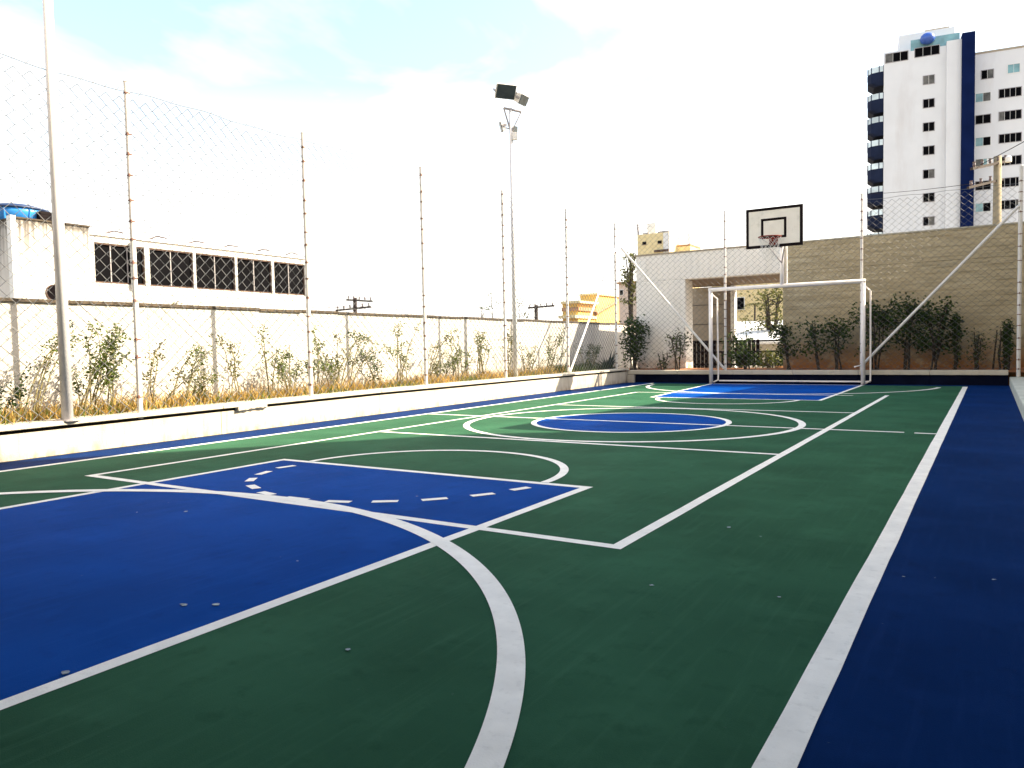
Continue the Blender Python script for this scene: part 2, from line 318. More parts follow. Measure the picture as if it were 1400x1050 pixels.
# ------------------------------------------------------------------ chain link fences
def chain_link(o, u, length, zlo, zhi, w=.14, h=.125, r=.0044):
    """woven zigzag wires: o = start (x,y), u = unit direction, zlo/zhi functions of the distance along"""
    mb = MB(); n = int(length / (w / 2)); nu = Vector((-u.y, u.x, 0))
    for i in range(n):
        s0 = i * w / 2; zb, zt = zlo(s0), zhi(s0); k = 0; pts = []
        nseg = int((zt - zb) / (h / 2))
        for k in range(nseg + 1):
            odd = (k + i) % 2; s = s0 + (w / 2 if odd else 0)
            s += (-.0016 if odd else .0016)
            sw = .006 * math.sin(s * 2.1 + k * .35) * min(1, k / 6)
            p = Vector((o.x, o.y, 0)) + Vector((u.x, u.y, 0)) * s + nu * ((.0025 if odd else -.0025) + sw)
            pts.append((p.x, p.y, zb + k * h / 2))
        mb.tube(pts, r, 3, False)
    return mb
PR = .027
def fence_post(parent, x, y, z0, z1, name='post', r=PR, ties=True, tie_dir=(1, 0)):
    p = MB().tube([(x, y, z0 - .06), (x, y, z1)], r, 12).build(name, M['post'], parent, smooth=False)
    MB().tube([(x, y, z1 + .001), (x, y, z1 + .018)], [r * 1.15, r * .8], 12).build('post_cap', M['post'], p)
    if ties:
        t = MB(); z = z0 + .15
        while z < z1 - .05:
            zz = z + rnd.uniform(-.015, .015); a = rnd.uniform(-.5, .5)
            t.tube([(x, y, zz - .006), (x, y, zz + .006)], r + .0035, 10)
            dx, dy = tie_dir; q = Vector((dx, dy, 0)) * (r + .004)
            t.obox(Vector((x, y, zz - .012)) + q - Vector((.008, .008, 0)), (.016, 0, 0), (0, .016, 0), (0, 0, .026 + rnd.uniform(-.008, .01)))
            z += rnd.choice((.17, .205, .205, .24, .41))
        t.build('wire_ties', M['tie'], p, kind='stuff')
    return p
def fpt(px): # pole on the left fence line seen at a pixel column near the base
    d = ray(px, 500); a = d.x / d.y
    # x = a*y ; x = -7.27 -.031*(y-4.3)
    y = (-7.27 + .031 * 4.3) / (a + .031); return (fx(y), y)
LP = [fpt(x) for x in (189, 424, 582, 691.3, 777, 843)]
DL = Vector((fx(17) - fx(2), 15)).normalized()
fl = thing('chain_link_fence', 'tall chain link fence on white posts standing on the left kerb wall', 'fence', (fx(9), 9, .28))
def kt(y): return kz(y) + .04
posts_l = []
LP = [(fx(LP[0][1] - 2.3), LP[0][1] - 2.3), (fx(LP[0][1] - 4.6), LP[0][1] - 4.6)][:1] + LP
TOP = 3.62
def ztop(y): return 3.60 + .018 * max(0, y - 4)
for x, y in LP: posts_l.append(fence_post(fl, x, y, kt(y), ztop(y), tie_dir=(.7, -.7)))
cx_, cy_ = LP[-1]
a0 = Vector((fx(-2.5), -2.5)); Ltot = (Vector((cx_, cy_)) - a0).length
def ztl(s): return ztop(a0.y + s * DL.y) - .10 + .012 * math.sin(s * 2.7)
chain_link(a0, DL, Ltot, lambda s: kt(a0.y + s * DL.y) + .015, ztl).build('chain_link_mesh', M['wire'], fl, kind='stuff')
tw = MB(); tw.tube([(a0.x + DL.x * s, a0.y + DL.y * s, ztl(s) + .012 + .007 * math.sin(s * 9)) for s in [i * Ltot / 220 for i in range(221)]], .004, 5, False)
for i in range(int(Ltot / .12)):
    s = i * .12; p = Vector((a0.x + DL.x * s, a0.y + DL.y * s, ztl(s) + .012)); tw.tube([p + Vector((0, -.02, -.018)), p + Vector((0, .02, .022 + rnd.uniform(-.01, .01)))], .003, 4, False)
tw.build('top_wire', M['wire'], fl)
for zf in (.35, .68):
    MB().tube([(a0.x + DL.x * s, a0.y + DL.y * s, kt(a0.y + s * DL.y) * (1 - zf) + ztl(s) * zf) for s in [i * Ltot / 30 for i in range(31)]], .0025, 4, False).build('tension_wire', M['wire'], fl)
MB().tube([(LP[-1][0] + .02, LP[-1][1] - .02, 3.26), (LP[-2][0] + .035, LP[-2][1], kt(LP[-2][1]) + .02)], .024, 10).build('brace', M['post'], fl)

# far fence
ff = thing('chain_link_fence', 'chain link fence with slanted braces across the far end behind the goal', 'fence', (-3.6, YFF, .29))
FX = [at(992, 508, Y=YFF).x, at(1177.5, 512, Y=YFF).x, .455]
for x, zt in zip(FX, (3.88, 3.92, 4.1)): fence_post(ff, x, YFF, .29 if x < .2 else .16, zt, tie_dir=(0, -1), r=PR if x < .2 else .036)
LF = FX[-1] - cx_
chain_link(Vector((cx_, YFF)), Vector((1, 0)), LF, lambda s: .31, lambda s: 3.78).build('chain_link_mesh', M['wire'], ff, kind='stuff')
tw = MB(); tw.tube([(cx_ + i * LF / 40, YFF, 3.79 + .01 * math.sin(i * 1.7)) for i in range(41)], .004, 5, False); tw.build('top_wire', M['wire'], ff)
MB().tube([(cx_ + .03, YFF - .03, 3.28), (FX[0] - .02, YFF - .035, .33)], .027, 10).build('brace', M['post'], ff)
MB().tube([(FX[2] - .03, YFF - .03, 3.36), (FX[1] + .02, YFF - .035, .40)], .027, 10).build('brace', M['post'], ff)

# ------------------------------------------------------------------ floodlight poles
def lamp_head(parent, c, aim, w, h, d, name='lamp_head'):
    c = Vector(c); f = Vector(aim).normalized(); r = f.cross(Vector((0, 0, 1))).normalized(); u = r.cross(f)
    b = MB()
    b.add([c - r * w * .35 - u * h * .35 - f * d, c + r * w * .35 - u * h * .35 - f * d, c + r * w * .35 + u * h * .35 - f * d, c - r * w * .35 + u * h * .35 - f * d,
           c - r * w * .5 - u * h * .5, c + r * w * .5 - u * h * .5, c + r * w * .5 + u * h * .5, c - r * w * .5 + u * h * .5],
          [(0, 3, 2, 1), (4, 5, 6, 7), (0, 1, 5, 4), (1, 2, 6, 5), (2, 3, 7, 6), (3, 0, 4, 7)])
    o = b.build(name, M['lamp_white'], parent, bevel=.01)
    b = MB(); b.obox(c - r * w * .44 - u * h * .44 + f * .001, r * w * .88, u * h * .88, f * .012); b.build('lamp_glass', M['lamp_dark'], o)
    b = MB()
    for s in (-1, 1): b.obox(c + r * (s * w * .5) - u * .02 - f * .1, r * (.012 * s), u * .04, f * .1)
    b.build('lamp_bracket', M['steel'], o, kind='stuff')
    return o
def flood_pole(x, y, z0, z1, r, label):
    t = thing('floodlight_pole', label, 'floodlight', (x, y, z0), 'floodlight poles along the left fence')
    MB().tube([(x, y, z0), (x, y, z0 + 2.2), (x, y, z1)], [r, r * .95, r * .72], 14).build('pole', M['pole'], t, smooth=True)
    MB().tube([(x, y, z0), (x, y, z0 + .012)], r * 2.3, 14).build('base_plate', M['steel'], t)
    top = Vector((x, y, z1))
    rt = RT.copy(); rt.z = 0; rt.normalize(); fw = Vector((-rt.y, rt.x, 0))
    a, b = top - rt * .13 + Vector((0, 0, .05)), top + rt * .20 - Vector((0, 0, .03))
    MB().tube([a, b], .022, 8).build('cross_arm', M['steel'], t)
    MB().tube([top - Vector((0, 0, .42)), a], .016, 8).build('arm_strut', M['steel'], t)
    MB().tube([top - Vector((0, 0, .42)), b], .011, 8).build('arm_strut', M['steel'], t)
    MB().tube([top - Vector((0, 0, .1)), top + Vector((0, 0, .04))], .03, 10).build('pole_cap', M['steel'], t)
    lamp_head(t, a + Vector((.02, 0, .26)) - fw * .12 + rt * .03, -fw * .75 + rt * .3 - Vector((0, 0, .5)), .42, .28, .18)
    lamp_head(t, b + Vector((0, 0, .22)) + rt * .05, rt * .85 - fw * .55 - Vector((0, 0, .55)), .28, .2, .18)
    h = lamp_head(t, top - rt * .19 - Vector((0, 0, .30)), -rt * .9 - fw * .2 - Vector((0, 0, .25)), .12, .2, .08, 'small_lamp')
    h = lamp_head(t, top + rt * .08 - Vector((0, 0, .36)), rt * .5 - fw * .6 - Vector((0, 0, .1)), .1, .14, .08, 'small_lamp')
    MB().tube([top - rt * .14 - Vector((0, 0, .30)), top - Vector((0, 0, .36))], .01, 6).build('lamp_arm', M['steel'], t)
    b = MB(); b.obox(top + rt * .02 - fw * .07 - Vector((0, 0, .56)), rt * .1, fw * .08, (0, 0, .14)); b.build('ballast_box', M['lamp_white'], t)
    return t
xf = fx(11.9) - .22
pb = at(705, 510, X=xf)
flood_pole(xf, pb.y, .25, at(700, 152, X=xf).z, .046, 'slim floodlight pole with two lamp heads rising behind the fence, shown whole')
p1 = at(92, 560, X=fx(3.6) + .02)
flood_pole(fx(p1.y) + .02, p1.y, kt(p1.y), 5.6, .05, 'thick pale floodlight pole at the far left, cut off by the top of the photo')

# ------------------------------------------------------------------ goal and hoop
GX0, GX1, GY, GR = -5.34, -2.19, 16.86, .042
gt = thing('goal', 'white tubular football goal without a net at the far end of the court', 'goal', (-3.77, GY, 0))
gz = 2.115
for x in (GX0, GX1): MB().tube([(x, GY, 0), (x, GY, gz)], GR, 14).build('goal_post', M['goal'], gt, smooth=True)
MB().tube([(GX0 - .04, GY, gz), (GX1 + .04, GY, gz)], GR, 14).build('crossbar', M['goal'], gt, smooth=True)
for x, s in ((GX0, 1), (GX1, -1)):
    xx = x + .30 if s > 0 else x + .05
    xx = x + .12
    MB().tube([(x, GY + .02, gz - .08), (xx, GY + .10, gz - .2), (xx, GY + .155, .22), (xx, GY + .13, .08), (x + .04, GY + .04, .03)], .018, 8).build('rear_strut', M['goal'], gt, smooth=True)
MB().tube([(GX0 + .14, GY + .14, .06), (GX1 + .12, GY + .14, .06)], .018, 8).build('rear_bar', M['goal'], gt)
MB().tube([(FX[1] - .09, GY + .01, .37), (FX[1] + .02, GY + .22, .40)], .016, 8).build('anchor_stub', M['goal'], gt)

hp = thing('basketball_hoop', 'white backboard with black border, orange rim and net mounted above the goal crossbar', 'basketball hoop', (-3.78, 16.6, gz))
PX = -3.78
MB().tube([(PX, GY, gz + .03), (PX, GY, 2.95)], .045, 12).build('mast', M['goal'], hp, smooth=True)
MB().tube([(PX + .09, GY + .02, gz + .03), (PX + .09, GY + .02, 2.95)], .02, 10).build('mast_rail', M['goal'], hp)
BY, BX0, BX1, BZ0, BZ1 = 16.2, -4.36, -3.23, 2.875, 3.69
for s in (-.2, .2):
    MB().tube([(PX, GY - .03, 2.93), (PX + s, BY + .05, 3.05)], .018, 8).build('support_arm', M['steel'], hp)
    MB().tube([(PX, GY - .03, 2.6), (PX + s, BY + .05, 2.98)], .014, 8).build('support_arm', M['steel'], hp)
bb = MB().box(BX0, BX1, BY, BY + .035, BZ0, BZ1).build('backboard', M['board'], hp)
e = .054
b = MB(); b.box(BX0 - .002, BX1 + .002, BY - .004, BY + .039, BZ1 - e, BZ1 + .003); b.box(BX0 - .002, BX1 + .002, BY - .004, BY + .039, BZ0 - .003, BZ0 + e)
b.box(BX0 - .002, BX0 + e, BY - .0035, BY + .0385, BZ0 + e, BZ1 - e); b.box(BX1 - e, BX1 + .002, BY - .0035, BY + .0385, BZ0 + e, BZ1 - e); b.build('border_frame', M['black'], bb)
IX0, IX1, IZ0, IZ1 = -4.055, -3.545, 3.055, 3.47; e = .05
b = MB(); b.box(IX0, IX1, BY - .003, BY + .01, IZ1 - e, IZ1); b.box(IX0, IX1, BY - .003, BY + .01, IZ0, IZ0 + e); b.box(IX0, IX0 + e, BY - .003, BY + .01, IZ0 + e, IZ1 - e); b.box(IX1 - e, IX1, BY - .003, BY + .01, IZ0 + e, IZ1 - e); b.build('target_square', M['black'], bb)
RX, RY, RZ, RR = -3.80, BY - .32, 3.045, .22
rm = MB().tube([(RX + RR * math.cos(a), RY + RR * math.sin(a), RZ) for a in [2 * math.pi * i / 32 for i in range(33)]], .011, 8, False).build('rim', M['rim'], hp, smooth=True)
b = MB(); b.box(RX - .085, RX + .085, BY - .014, BY - .005, RZ - .13, RZ + .035); b.hexa([(RX - .07, BY - .11, RZ - .03), (RX + .07, BY - .11, RZ - .03), (RX + .085, BY - .014, RZ - .12), (RX - .085, BY - .014, RZ - .12), (RX - .07, BY - .11, RZ + .008), (RX + .07, BY - .11, RZ + .008), (RX + .085, BY - .014, RZ + .02), (RX - .085, BY - .014, RZ + .02)])
b.build('rim_bracket', M['rim'], rm)
for s in (-1, 1): MB().tube([(RX + s * .2, RY + .06, RZ), (RX + s * .06, BY - .015, RZ - .12)], .005, 6).build('rim_stay', M['steel'], rm)
b = MB(); nn = 12
for i in range(nn):
    for s in (-1, 1):
        pts = []
        for k in range(8):
            tt = k / 7; r_ = RR * (1 - .42 * tt ** .8); a = 2 * math.pi * (i + s * k * .5) / nn; pts.append((RX + r_ * math.cos(a), RY + r_ * math.sin(a), RZ - .01 - .45 * tt))
        b.tube(pts, .0032, 3, False)
b.build('net', M['net'], hp, kind='stuff')

# ------------------------------------------------------------------ far end: gateway wall and stone wall
M['plaster'] = overlay(overlay(material('off_white_plaster', (0.81, 0.79, 0.75), rough=.85, var=.03, scale=2.5, bump=.15, bscale=50), (0.50, 0.44, 0.34), .5, .8, 2, stretch=(1, 1, .25), amount=.4), (0.40, 0.19, 0.06), .30, .60, 4, zlo=.62, zhi=.30, amount=1.0)
M['stone'] = overlay(overlay(material('layered_sandstone', (0.45, 0.38, 0.25), rough=.95, base2=(0.33, 0.28, 0.18), scale=6, stretch=(.35, .35, 1.8), bump=.5, bscale=22), (0.52, 0.46, 0.33), .55, .72, 3, stretch=(.4, .4, 1.4), amount=.6), (0.16, 0.13, 0.08), .55, .78, 3.2, stretch=(.6, .6, 1.1), amount=.4)
overlay(M['stone'], (0.30, 0.12, 0.035), .30, .52, 3.5, zlo=.95, zhi=.35, amount=.95)
M['stone_top'] = material('stone_wall_cap', (0.36, 0.34, 0.27), rough=.9, var=.15, scale=6)
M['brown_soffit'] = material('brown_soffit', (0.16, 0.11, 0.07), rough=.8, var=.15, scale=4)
M['beige'] = overlay(material('beige_render', (0.34, 0.29, 0.22), rough=.85, var=.07, scale=3), (0.3, 0.24, 0.17), .55, .8, 2.4, stretch=(1, 1, .3), amount=.5)
M['yellow'] = overlay(material('yellow_house_paint', (0.70, 0.47, 0.13), rough=.85, var=.06, scale=1.2), (0.48, 0.29, 0.09), .55, .8, 1.4, stretch=(1, 1, .3), amount=.5)
M['pale_yellow'] = overlay(material('pale_yellow_paint', (0.72, 0.60, 0.33), rough=.85, var=.06, scale=1.2), (0.45, 0.33, 0.16), .55, .8, 1.2, amount=.5)
M['tile'] = material('clay_roof_tile', (0.36, 0.20, 0.11), rough=.9, var=.3, scale=5)
M['dark_void'] = material('dark_interior', (0.006, 0.005, 0.006), rough=.9, var=.2, spec=.0)
M['dark_glass'] = material('dark_window_glass', (0.004, 0.004, 0.005), rough=.6, var=.3, scale=.8, spec=.01)
M['glare_rail'] = material('glare_balcony_glass', (0.62, 0.72, 0.74), rough=.15, var=.3, scale=.5)  # pale colour paints white glare onto the balcony glass
M['grey_glass'] = material('curtained_glass', (0.09, 0.085, 0.075), rough=.2, var=.5, scale=1.5, spec=.3)
M['teal_glass'] = material('teal_glass', (0.16, 0.32, 0.34), rough=.12, var=.3, scale=.8, spec=.7)
M['rusty'] = material('rusty_iron', (0.07, 0.04, 0.03), rough=.9, var=.4, scale=12)
M['frame_white'] = material('white_window_frame', (0.70, 0.70, 0.68), rough=.6, var=.05)

gate = thing('gateway_wall', 'white plastered gateway wall with a wide opening behind the goal', 'wall', (-6, YW, 0))
LX0, LX1, LX2 = -7.70, -6.40, -4.07
TZ, OZ = 3.17, 2.505
MB().box(LX0, LX1, YW, YW + .55, -.3, OZ).build('pier', M['plaster'], gate, bevel=.008)
MB().box(LX0, LX2 - .004, YW, YW + .27, OZ + .004, TZ).build('lintel', M['plaster'], gate, bevel=.008)
MB().box(LX0 - .05, LX2 - .004, YW - .02, YW + .3, TZ, TZ + .035).build('wall_cap', M['beige'], gate)
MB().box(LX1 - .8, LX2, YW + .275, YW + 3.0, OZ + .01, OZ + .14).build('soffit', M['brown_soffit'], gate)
MB().box(-7.25, -6.27, 21.2, 21.38, -.3, OZ).build('inner_wall', M['beige'], gate)
MB().box(-6.262, -6.07, 21.05, 21.38, -.3, OZ).build('column', M['brown_soffit'], gate)
MB().box(-6.06, -5.95, 20.9, 21.1, -.3, OZ).build('column', M['frame_white'], gate)
for i in range(3): MB().box(-7.27, -6.27, 21.185, 21.2, .9 + i * .55, .912 + i * .55).build('wall_joint', M['joint_shade'], gate)

sw = thing('stone_wall', 'tall olive brown stone faced wall across the far right end', 'wall', (-1.7, YW, 0))
MB().box(LX2 + .004, 1.9, YW + .03, YW + .32, -.3, 3.17).build('wall_core', M['stone'], sw)
MB().box(LX2 + .004, 1.9, YW - .012, YW + .34, 3.17, 3.2).build('wall_cap', M['stone_top'], sw)
strips = MB(); z = -.1; row = 0
while z < 3.165:
    hgt = rnd.uniform(.045, .085); z1 = min(3.168, z + hgt); x = LX2 + .004; x += 0
    while x < 1.89:
        L = rnd.uniform(.25, 1.1); x1 = min(1.9, x + L); d = rnd.uniform(.0, .007) if rnd.random() > .08 else rnd.uniform(-.008, 0)
        dj = rnd.uniform(-.006, .006)
        strips.hexa([(x, YW + .004 - d, z + .001), (x1 - .004, YW + .004 - d - dj, z + .001), (x1 - .004, YW + .05, z + .001), (x, YW + .05, z + .001), (x, YW + .008 - d, z1), (x1 - .004, YW + .008 - d - dj, z1), (x1 - .004, YW + .05, z1), (x, YW + .05, z1)])
        x = x1
    z = z1 + (.006 if row % 13 == 12 else 0); row += 1
strips.build('stone_facing', M['stone'], sw, kind='stuff')

# black railing, white pickets and things glimpsed through the opening
rl = thing('railing', 'black slatted railing seen through the gateway opening behind the goal', 'railing', (-5.8, 19.7, .25))
YR = 19.7
for zz in (.33, .66, .93): MB().box(-6.83, -4.36, YR - .02, YR + .02, zz, zz + .045).build('rail', M['black'], rl)
xx = -6.82; bars = []
while xx < -4.40:
    wdt = .085 if (xx < -6.15 or -5.6 < xx < -4.95) else .05
    z0_, z1_ = (.26, .99) if (xx < -6.15) else ((.34, .99) if -5.6 < xx < -4.95 else (.3, .70))
    MB().box(xx, xx + wdt, YR - .012 - .02, YR - .021, z0_, z1_).build('slat', M['black'], rl)
    xx += wdt + (.022 if wdt > .06 else .07)
pk = thing('picket_gate', 'short white picket gate low behind the black railing', 'gate', (-5.1, 20.5, .1))
for i in range(9): MB().box(-5.62 + i * .14, -5.55 + i * .14, 20.5, 20.53, .05, .62).build('picket', M['frame_white'], pk)
MB().box(-5.65, -4.40, 20.532, 20.56, .48, .54).build('rail', M['frame_white'], pk)
aw = thing('low_roof', 'bright white sloping roof seen through the gateway opening', 'roof', (-6, 26, .8))
A_, B_ = at(1000, 469, Y=24.2), at(1074, 469, Y=24.2); 
MB().hexa([(A_.x - .5, 24.2, .86), (B_.x + .3, 24.2, .86), (B_.x + .6, 27.6, 1.62), (A_.x - 1.0, 27.6, 1.62), (A_.x - .5, 24.2, .93), (B_.x + .3, 24.2, .93), (B_.x + .6, 27.6, 1.69), (A_.x - 1.0, 27.6, 1.69)]).build('roof_sheet', M['frame_white'], aw)
MB().box(A_.x - .6, B_.x + .2, 24.6, 24.7, -.35, .86).build('front_wall', M['wall_white'], aw)
yb = thing('yellow_building', 'pale yellow building with one small window seen through the gateway', 'building', (-8, 33, 0))
MB().box(-10.4, -4.2, 33, 38, -.35, 4.55).build('wall', M['pale_yellow'], yb)
wv = at(1013, 415, Y=32.99)
f_ = MB().box(wv.x - .17, wv.x + .17, 32.95, 33.02, wv.z - .28, wv.z + .28).build('window', M['frame_white'], yb)
MB().box(wv.x - .14, wv.x + .14, 32.94, 32.96, wv.z - .25, wv.z + .25).build('pane', M['dark_glass'], f_)
MB().box(-10.6, -4.0, 32.8, 38.2, 4.56, 4.75).build('roof', M['tile'], yb)

# ------------------------------------------------------------------ white building beyond the left wall
BXF = -24.0
wb = thing('white_building', 'long white building with a band of dark windows beyond the left wall', 'building', (BXF, 17, -.35))
def yat(px, py=370): return at(px, py, X=BXF).y
bays = [(129.5, 198), (204.5, 264), (267.5, 321), (324, 371), (374, 416)]
by = [(yat(a), yat(b)) for a, b in bays]
yS, yE = yat(123), yat(418.5)
WZ0, WZ1, RZ_ = 3.22, 4.50, 4.72
MB().box(BXF - 9, BXF, yS, yE, -.35, WZ0 - .001).build('lower_wall', M['wall_white'], wb)
MB().box(BXF - 9, BXF, yS, yE, WZ1 + .001, RZ_).build('upper_wall', M['wall_white'], wb)
MB().box(BXF - 9, BXF + .06, yS, yE + .1, RZ_ + .001, RZ_ + .07).build('roof_edge', M['frame_white'], wb)
MB().box(BXF - 9, BXF - .5, yS + .01, yE - .01, WZ0, WZ1).build('window_backing', M['dark_void'], wb)
prev = yS
for i, (a, b) in enumerate(by):
    if a - prev > .02: MB().box(BXF - .5, BXF + .03, prev, a, WZ0, WZ1).build('pilaster', M['wall_white'], wb)
    prev = b
    f_ = MB()
    f_.box(BXF - .12, BXF - .02, a + .001, b - .001, WZ0, WZ0 + .05); f_.box(BXF - .12, BXF - .02, a + .001, b - .001, WZ1 - .05, WZ1)
    f_.box(BXF - .12, BXF - .02, a + .001, a + .03, WZ0 + .0501, WZ1 - .0501); f_.box(BXF - .12, BXF - .02, b - .03, b - .001, WZ0 + .0501, WZ1 - .0501)
    win = f_.build('window', M['rusty'], wb)
    n = (3, 2, 2, 2, 2)[i]
    for k in range(n):
        p0, p1 = a + (b - a) * k / n, a + (b - a) * (k + 1) / n
        MB().box(BXF - .10, BXF - .08, p0 + .01, p1 - .01, WZ0 + .05, WZ1 - .05).build('pane', M['dark_glass'], win)
        if k: MB().box(BXF - .11, BXF - .05, p0 - .014, p0 + .014, WZ0 + .05, WZ1 - .05).build('mullion', M['steel'], win)
MB().box(BXF - .5, BXF + .03, prev, yE, WZ0, WZ1).build('pilaster', M['wall_white'], wb)
pv = yat(181); MB().tube([(BXF + .07, pv, WZ0 - .1), (BXF + .07, pv, WZ1 + .1)], .09, 10).build('drainpipe', M['frame_white'], wb)
for px in (156, 216, 268, 314, 359, 398):
    yy = yat(px, 335)
    MB().tube([(BXF - .1, yy - .3, RZ_ + .07), (BXF - .05, yy - .02, RZ_ + .19), (BXF, yy + .02, RZ_ + .2), (BXF + .05, yy + .3, RZ_ + .16)], .022, 6).build('roof_spout', M['rusty'], wb)
# block with the tank
M['stained'] = overlay(overlay(material('stained_white_wall', (0.58, 0.56, 0.52), rough=.9, var=.03, scale=2), (0.045, 0.035, 0.028), .36, .62, 4.0, stretch=(1, 2.6, .09), zlo=2.9, zhi=4.9, amount=1.0), (0.05, 0.04, 0.03), .35, .55, 7, zlo=4.62, zhi=4.86, amount=.9)
tb = thing('tank_block', 'streaky white block with a round dark vent, under the blue water tank', 'building', (BXF, 12, -.35))
y0, y1 = yat(17, 350), yat(122.4, 350)
MB().box(BXF - 7, BXF + .05, y0 + .08, y1 - .01, -.35, 4.93).build('wall', M['stained'], tb)
MB().box(BXF - 7, BXF + .09, y0 + .06, yat(80, 300), 4.931, 4.98).build('roof_edge', M['wall_cap'], tb)
MB().box(BXF - 7, BXF + .09, yat(88, 310), y1, 4.931, 4.98).build('roof_edge', M['wall_cap'], tb)
MB().box(BXF - .12, BXF + .12, y0 - .06, y0 + .079, -.35, 5.0).build('corner_pilaster', M['frame_white'], tb)
vc = at(74.5, 400.5, X=BXF + .06)
vr = MB(); ring = [(BXF + .07, vc.y + .24 * math.cos(a), vc.z + .24 * math.sin(a)) for a in [6.2832 * i / 24 for i in range(25)]]; vr.tube(ring, .02, 6, False)
v_ = vr.build('vent', M['rusty'], tb)
MB().tube([(BXF + .03, vc.y, vc.z), (BXF + .065, vc.y, vc.z)], .235, 24).build('vent_opening', M['dark_void'], v_)
M['tank_blue'] = material('blue_tank_plastic', (0.02, 0.18, 0.50), rough=.35, var=.15, scale=2)
M['tank_lid'] = material('dark_blue_lid', (0.012, 0.03, 0.09), rough=.5, var=.3, scale=3)
tc_ = at(22, 300, X=BXF - 1.6); tk = thing('water_tank', 'round blue water tank with a dark lid on the streaky white block', 'water tank', (tc_.x, tc_.y, 4.93))
tx, ty = tc_.x, tc_.y
MB().tube([(tx, ty, 4.93), (tx, ty, 5.3), (tx, ty, 5.42)], [.78, .86, .86], 28).build('tank_body', M['tank_blue'], tk, smooth=True)
MB().tube([(tx, ty, 5.42), (tx, ty, 5.47), (tx, ty, 5.58), (tx, ty, 5.63)], [.9, .9, .55, .2], 28).build('tank_lid', M['tank_lid'], tk, smooth=True)
for i in range(8):
    a = 6.283 * i / 8; MB().tube([(tx + .8 * math.cos(a), ty + .8 * math.sin(a), 4.95), (tx + .87 * math.cos(a), ty + .87 * math.sin(a), 5.40)], .03, 6).build('tank_rib', M['tank_blue'], tk)
bx = at(67, 303, X=BXF - .6); bk = thing('roof_unit', 'small black box with a white side panel beside the blue tank', 'roof unit', (bx.x, bx.y, 4.98))
MB().box(bx.x - .3, bx.x, bx.y - .26, bx.y + .14, 4.98, 5.36).build('casing', M['black'], bk, bevel=.01)
MB().box(bx.x - .3, bx.x + .01, bx.y + .142, bx.y + .2, 4.98, 5.37).build('side_panel', M['frame_white'], bk)
for k in range(4): MB().box(bx.x + .001, bx.x + .012, bx.y - .24, bx.y + .12, 5.03 + k * .08, 5.06 + k * .08).build('louvre', M['black'], bk)

# ------------------------------------------------------------------ yellow house, beige blocks
yh = thing('yellow_house', 'sunlit yellow house with a cornice and gabled end beyond the far left corner', 'house', (-20, 42, -.35))
XH = -20.0
def hp_(px, py): q = at(px, py, X=XH); return (q.y, q.z)
ya, yb1, yc = hp_(790, 430)[0], hp_(814, 430)[0], hp_(868, 430)[0]
zc1, ze = hp_(771, 413)[1], hp_(830, 405)[1]
MB().box(XH - 1, XH, ya, yb1 - .01, -.35, zc1).build('wall', M['yellow'], yh)
MB().box(XH - 1, XH + .25, ya - .2, yb1 - .02, zc1 + .001, zc1 + .14).build('cornice', M['pale_yellow'], yh)
MB().box(XH - 1, XH + .12, ya - .1, yb1 - .02, zc1 - .42, zc1 - .22).build('eave_moulding', M['tile'], yh)
MB().box(XH - 1, XH + .1, ya - .5, yb1 - .02, hp_(771, 434)[1], hp_(771, 434)[1] + .16).build('string_course', M['pale_yellow'], yh)
MB().box(XH - 1, XH + .06, yb1, yc, -.35, ze).build('wall', M['yellow'], yh)
MB().box(XH - 1, XH + .18, yb1 - .1, yc + .1, ze + .001, ze + .1).build('parapet', M['pale_yellow'], yh)
q0, q1 = hp_(812, 429), hp_(848, 408)
MB().tube([(XH + .12, q0[0], q0[1]), (XH + .12, q1[0], q1[1])], .12, 8).build('gable_edge', M['tile'], yh)

bb_ = thing('beige_tower', 'distant pale beige stair tower with two small dark openings above the gateway wall', 'building', (-27.7, 70, -.35))
L_, R_ = at(871.5, 340, Y=70), at(915, 340, Y=70); zt = at(893, 319, Y=70).z
MB().box(L_.x, R_.x, 70, 74, -.35, zt).build('wall', M['pale_yellow'], bb_)
MB().box(R_.x - .6, R_.x + .01, 69.98, 69.995, 8, zt - .05).build('corner_strip', M['frame_white'], bb_)
for px, py in ((881, 332.5), (902, 331)):
    q = at(px, py, Y=70); f_ = MB().box(q.x - .2, q.x + .2, 69.96, 70.02, q.z - .14, q.z + .14).build('opening', M['dark_void'], bb_)
    MB().box(q.x - .24, q.x + .24, 69.93, 69.97, q.z - .2, q.z - .141).build('sill', M['beige'], f_)
q = at(893, 311, Y=72); MB().box(q.x - .45, q.x + .45, 71.5, 72.5, zt, q.z + .35).build('roof_box', M['frame_white'], bb_)
q = at(873, 312, Y=71); MB().tube([(q.x, 71, zt), (q.x - .1, 71, q.z + .4)], .12, 6).build('vent_pipe', M['steel'], bb_)
for px in (884, 904, 911): q = at(px, 317, Y=70.4); MB().box(q.x - .3, q.x + .3, 70.2, 70.5, zt, zt + .16).build('roof_kerb', M['steel'], bb_)
q0, q1 = at(900, 343, Y=69.9), at(914, 340, Y=69.9); MB().box(q0.x - .4, q1.x, 69.8, 69.97, q0.z - .1, q0.z + .1).build('cable_duct', M['rusty'], bb_)
b2 = thing('low_block', 'low beige roof block with a brown coping beside the distant stair tower', 'building', (-24.8, 72, -.35))
L_, R_ = at(918, 340, Y=72), at(943.5, 340, Y=72); zt2 = at(930, 337, Y=72).z
MB().box(L_.x, R_.x, 72, 75, -.35, zt2).build('wall', M['pale_yellow'], b2); MB().box(L_.x, R_.x + .05, 71.95, 75, zt2 + .001, zt2 + .15).build('coping', M['tile'], b2)
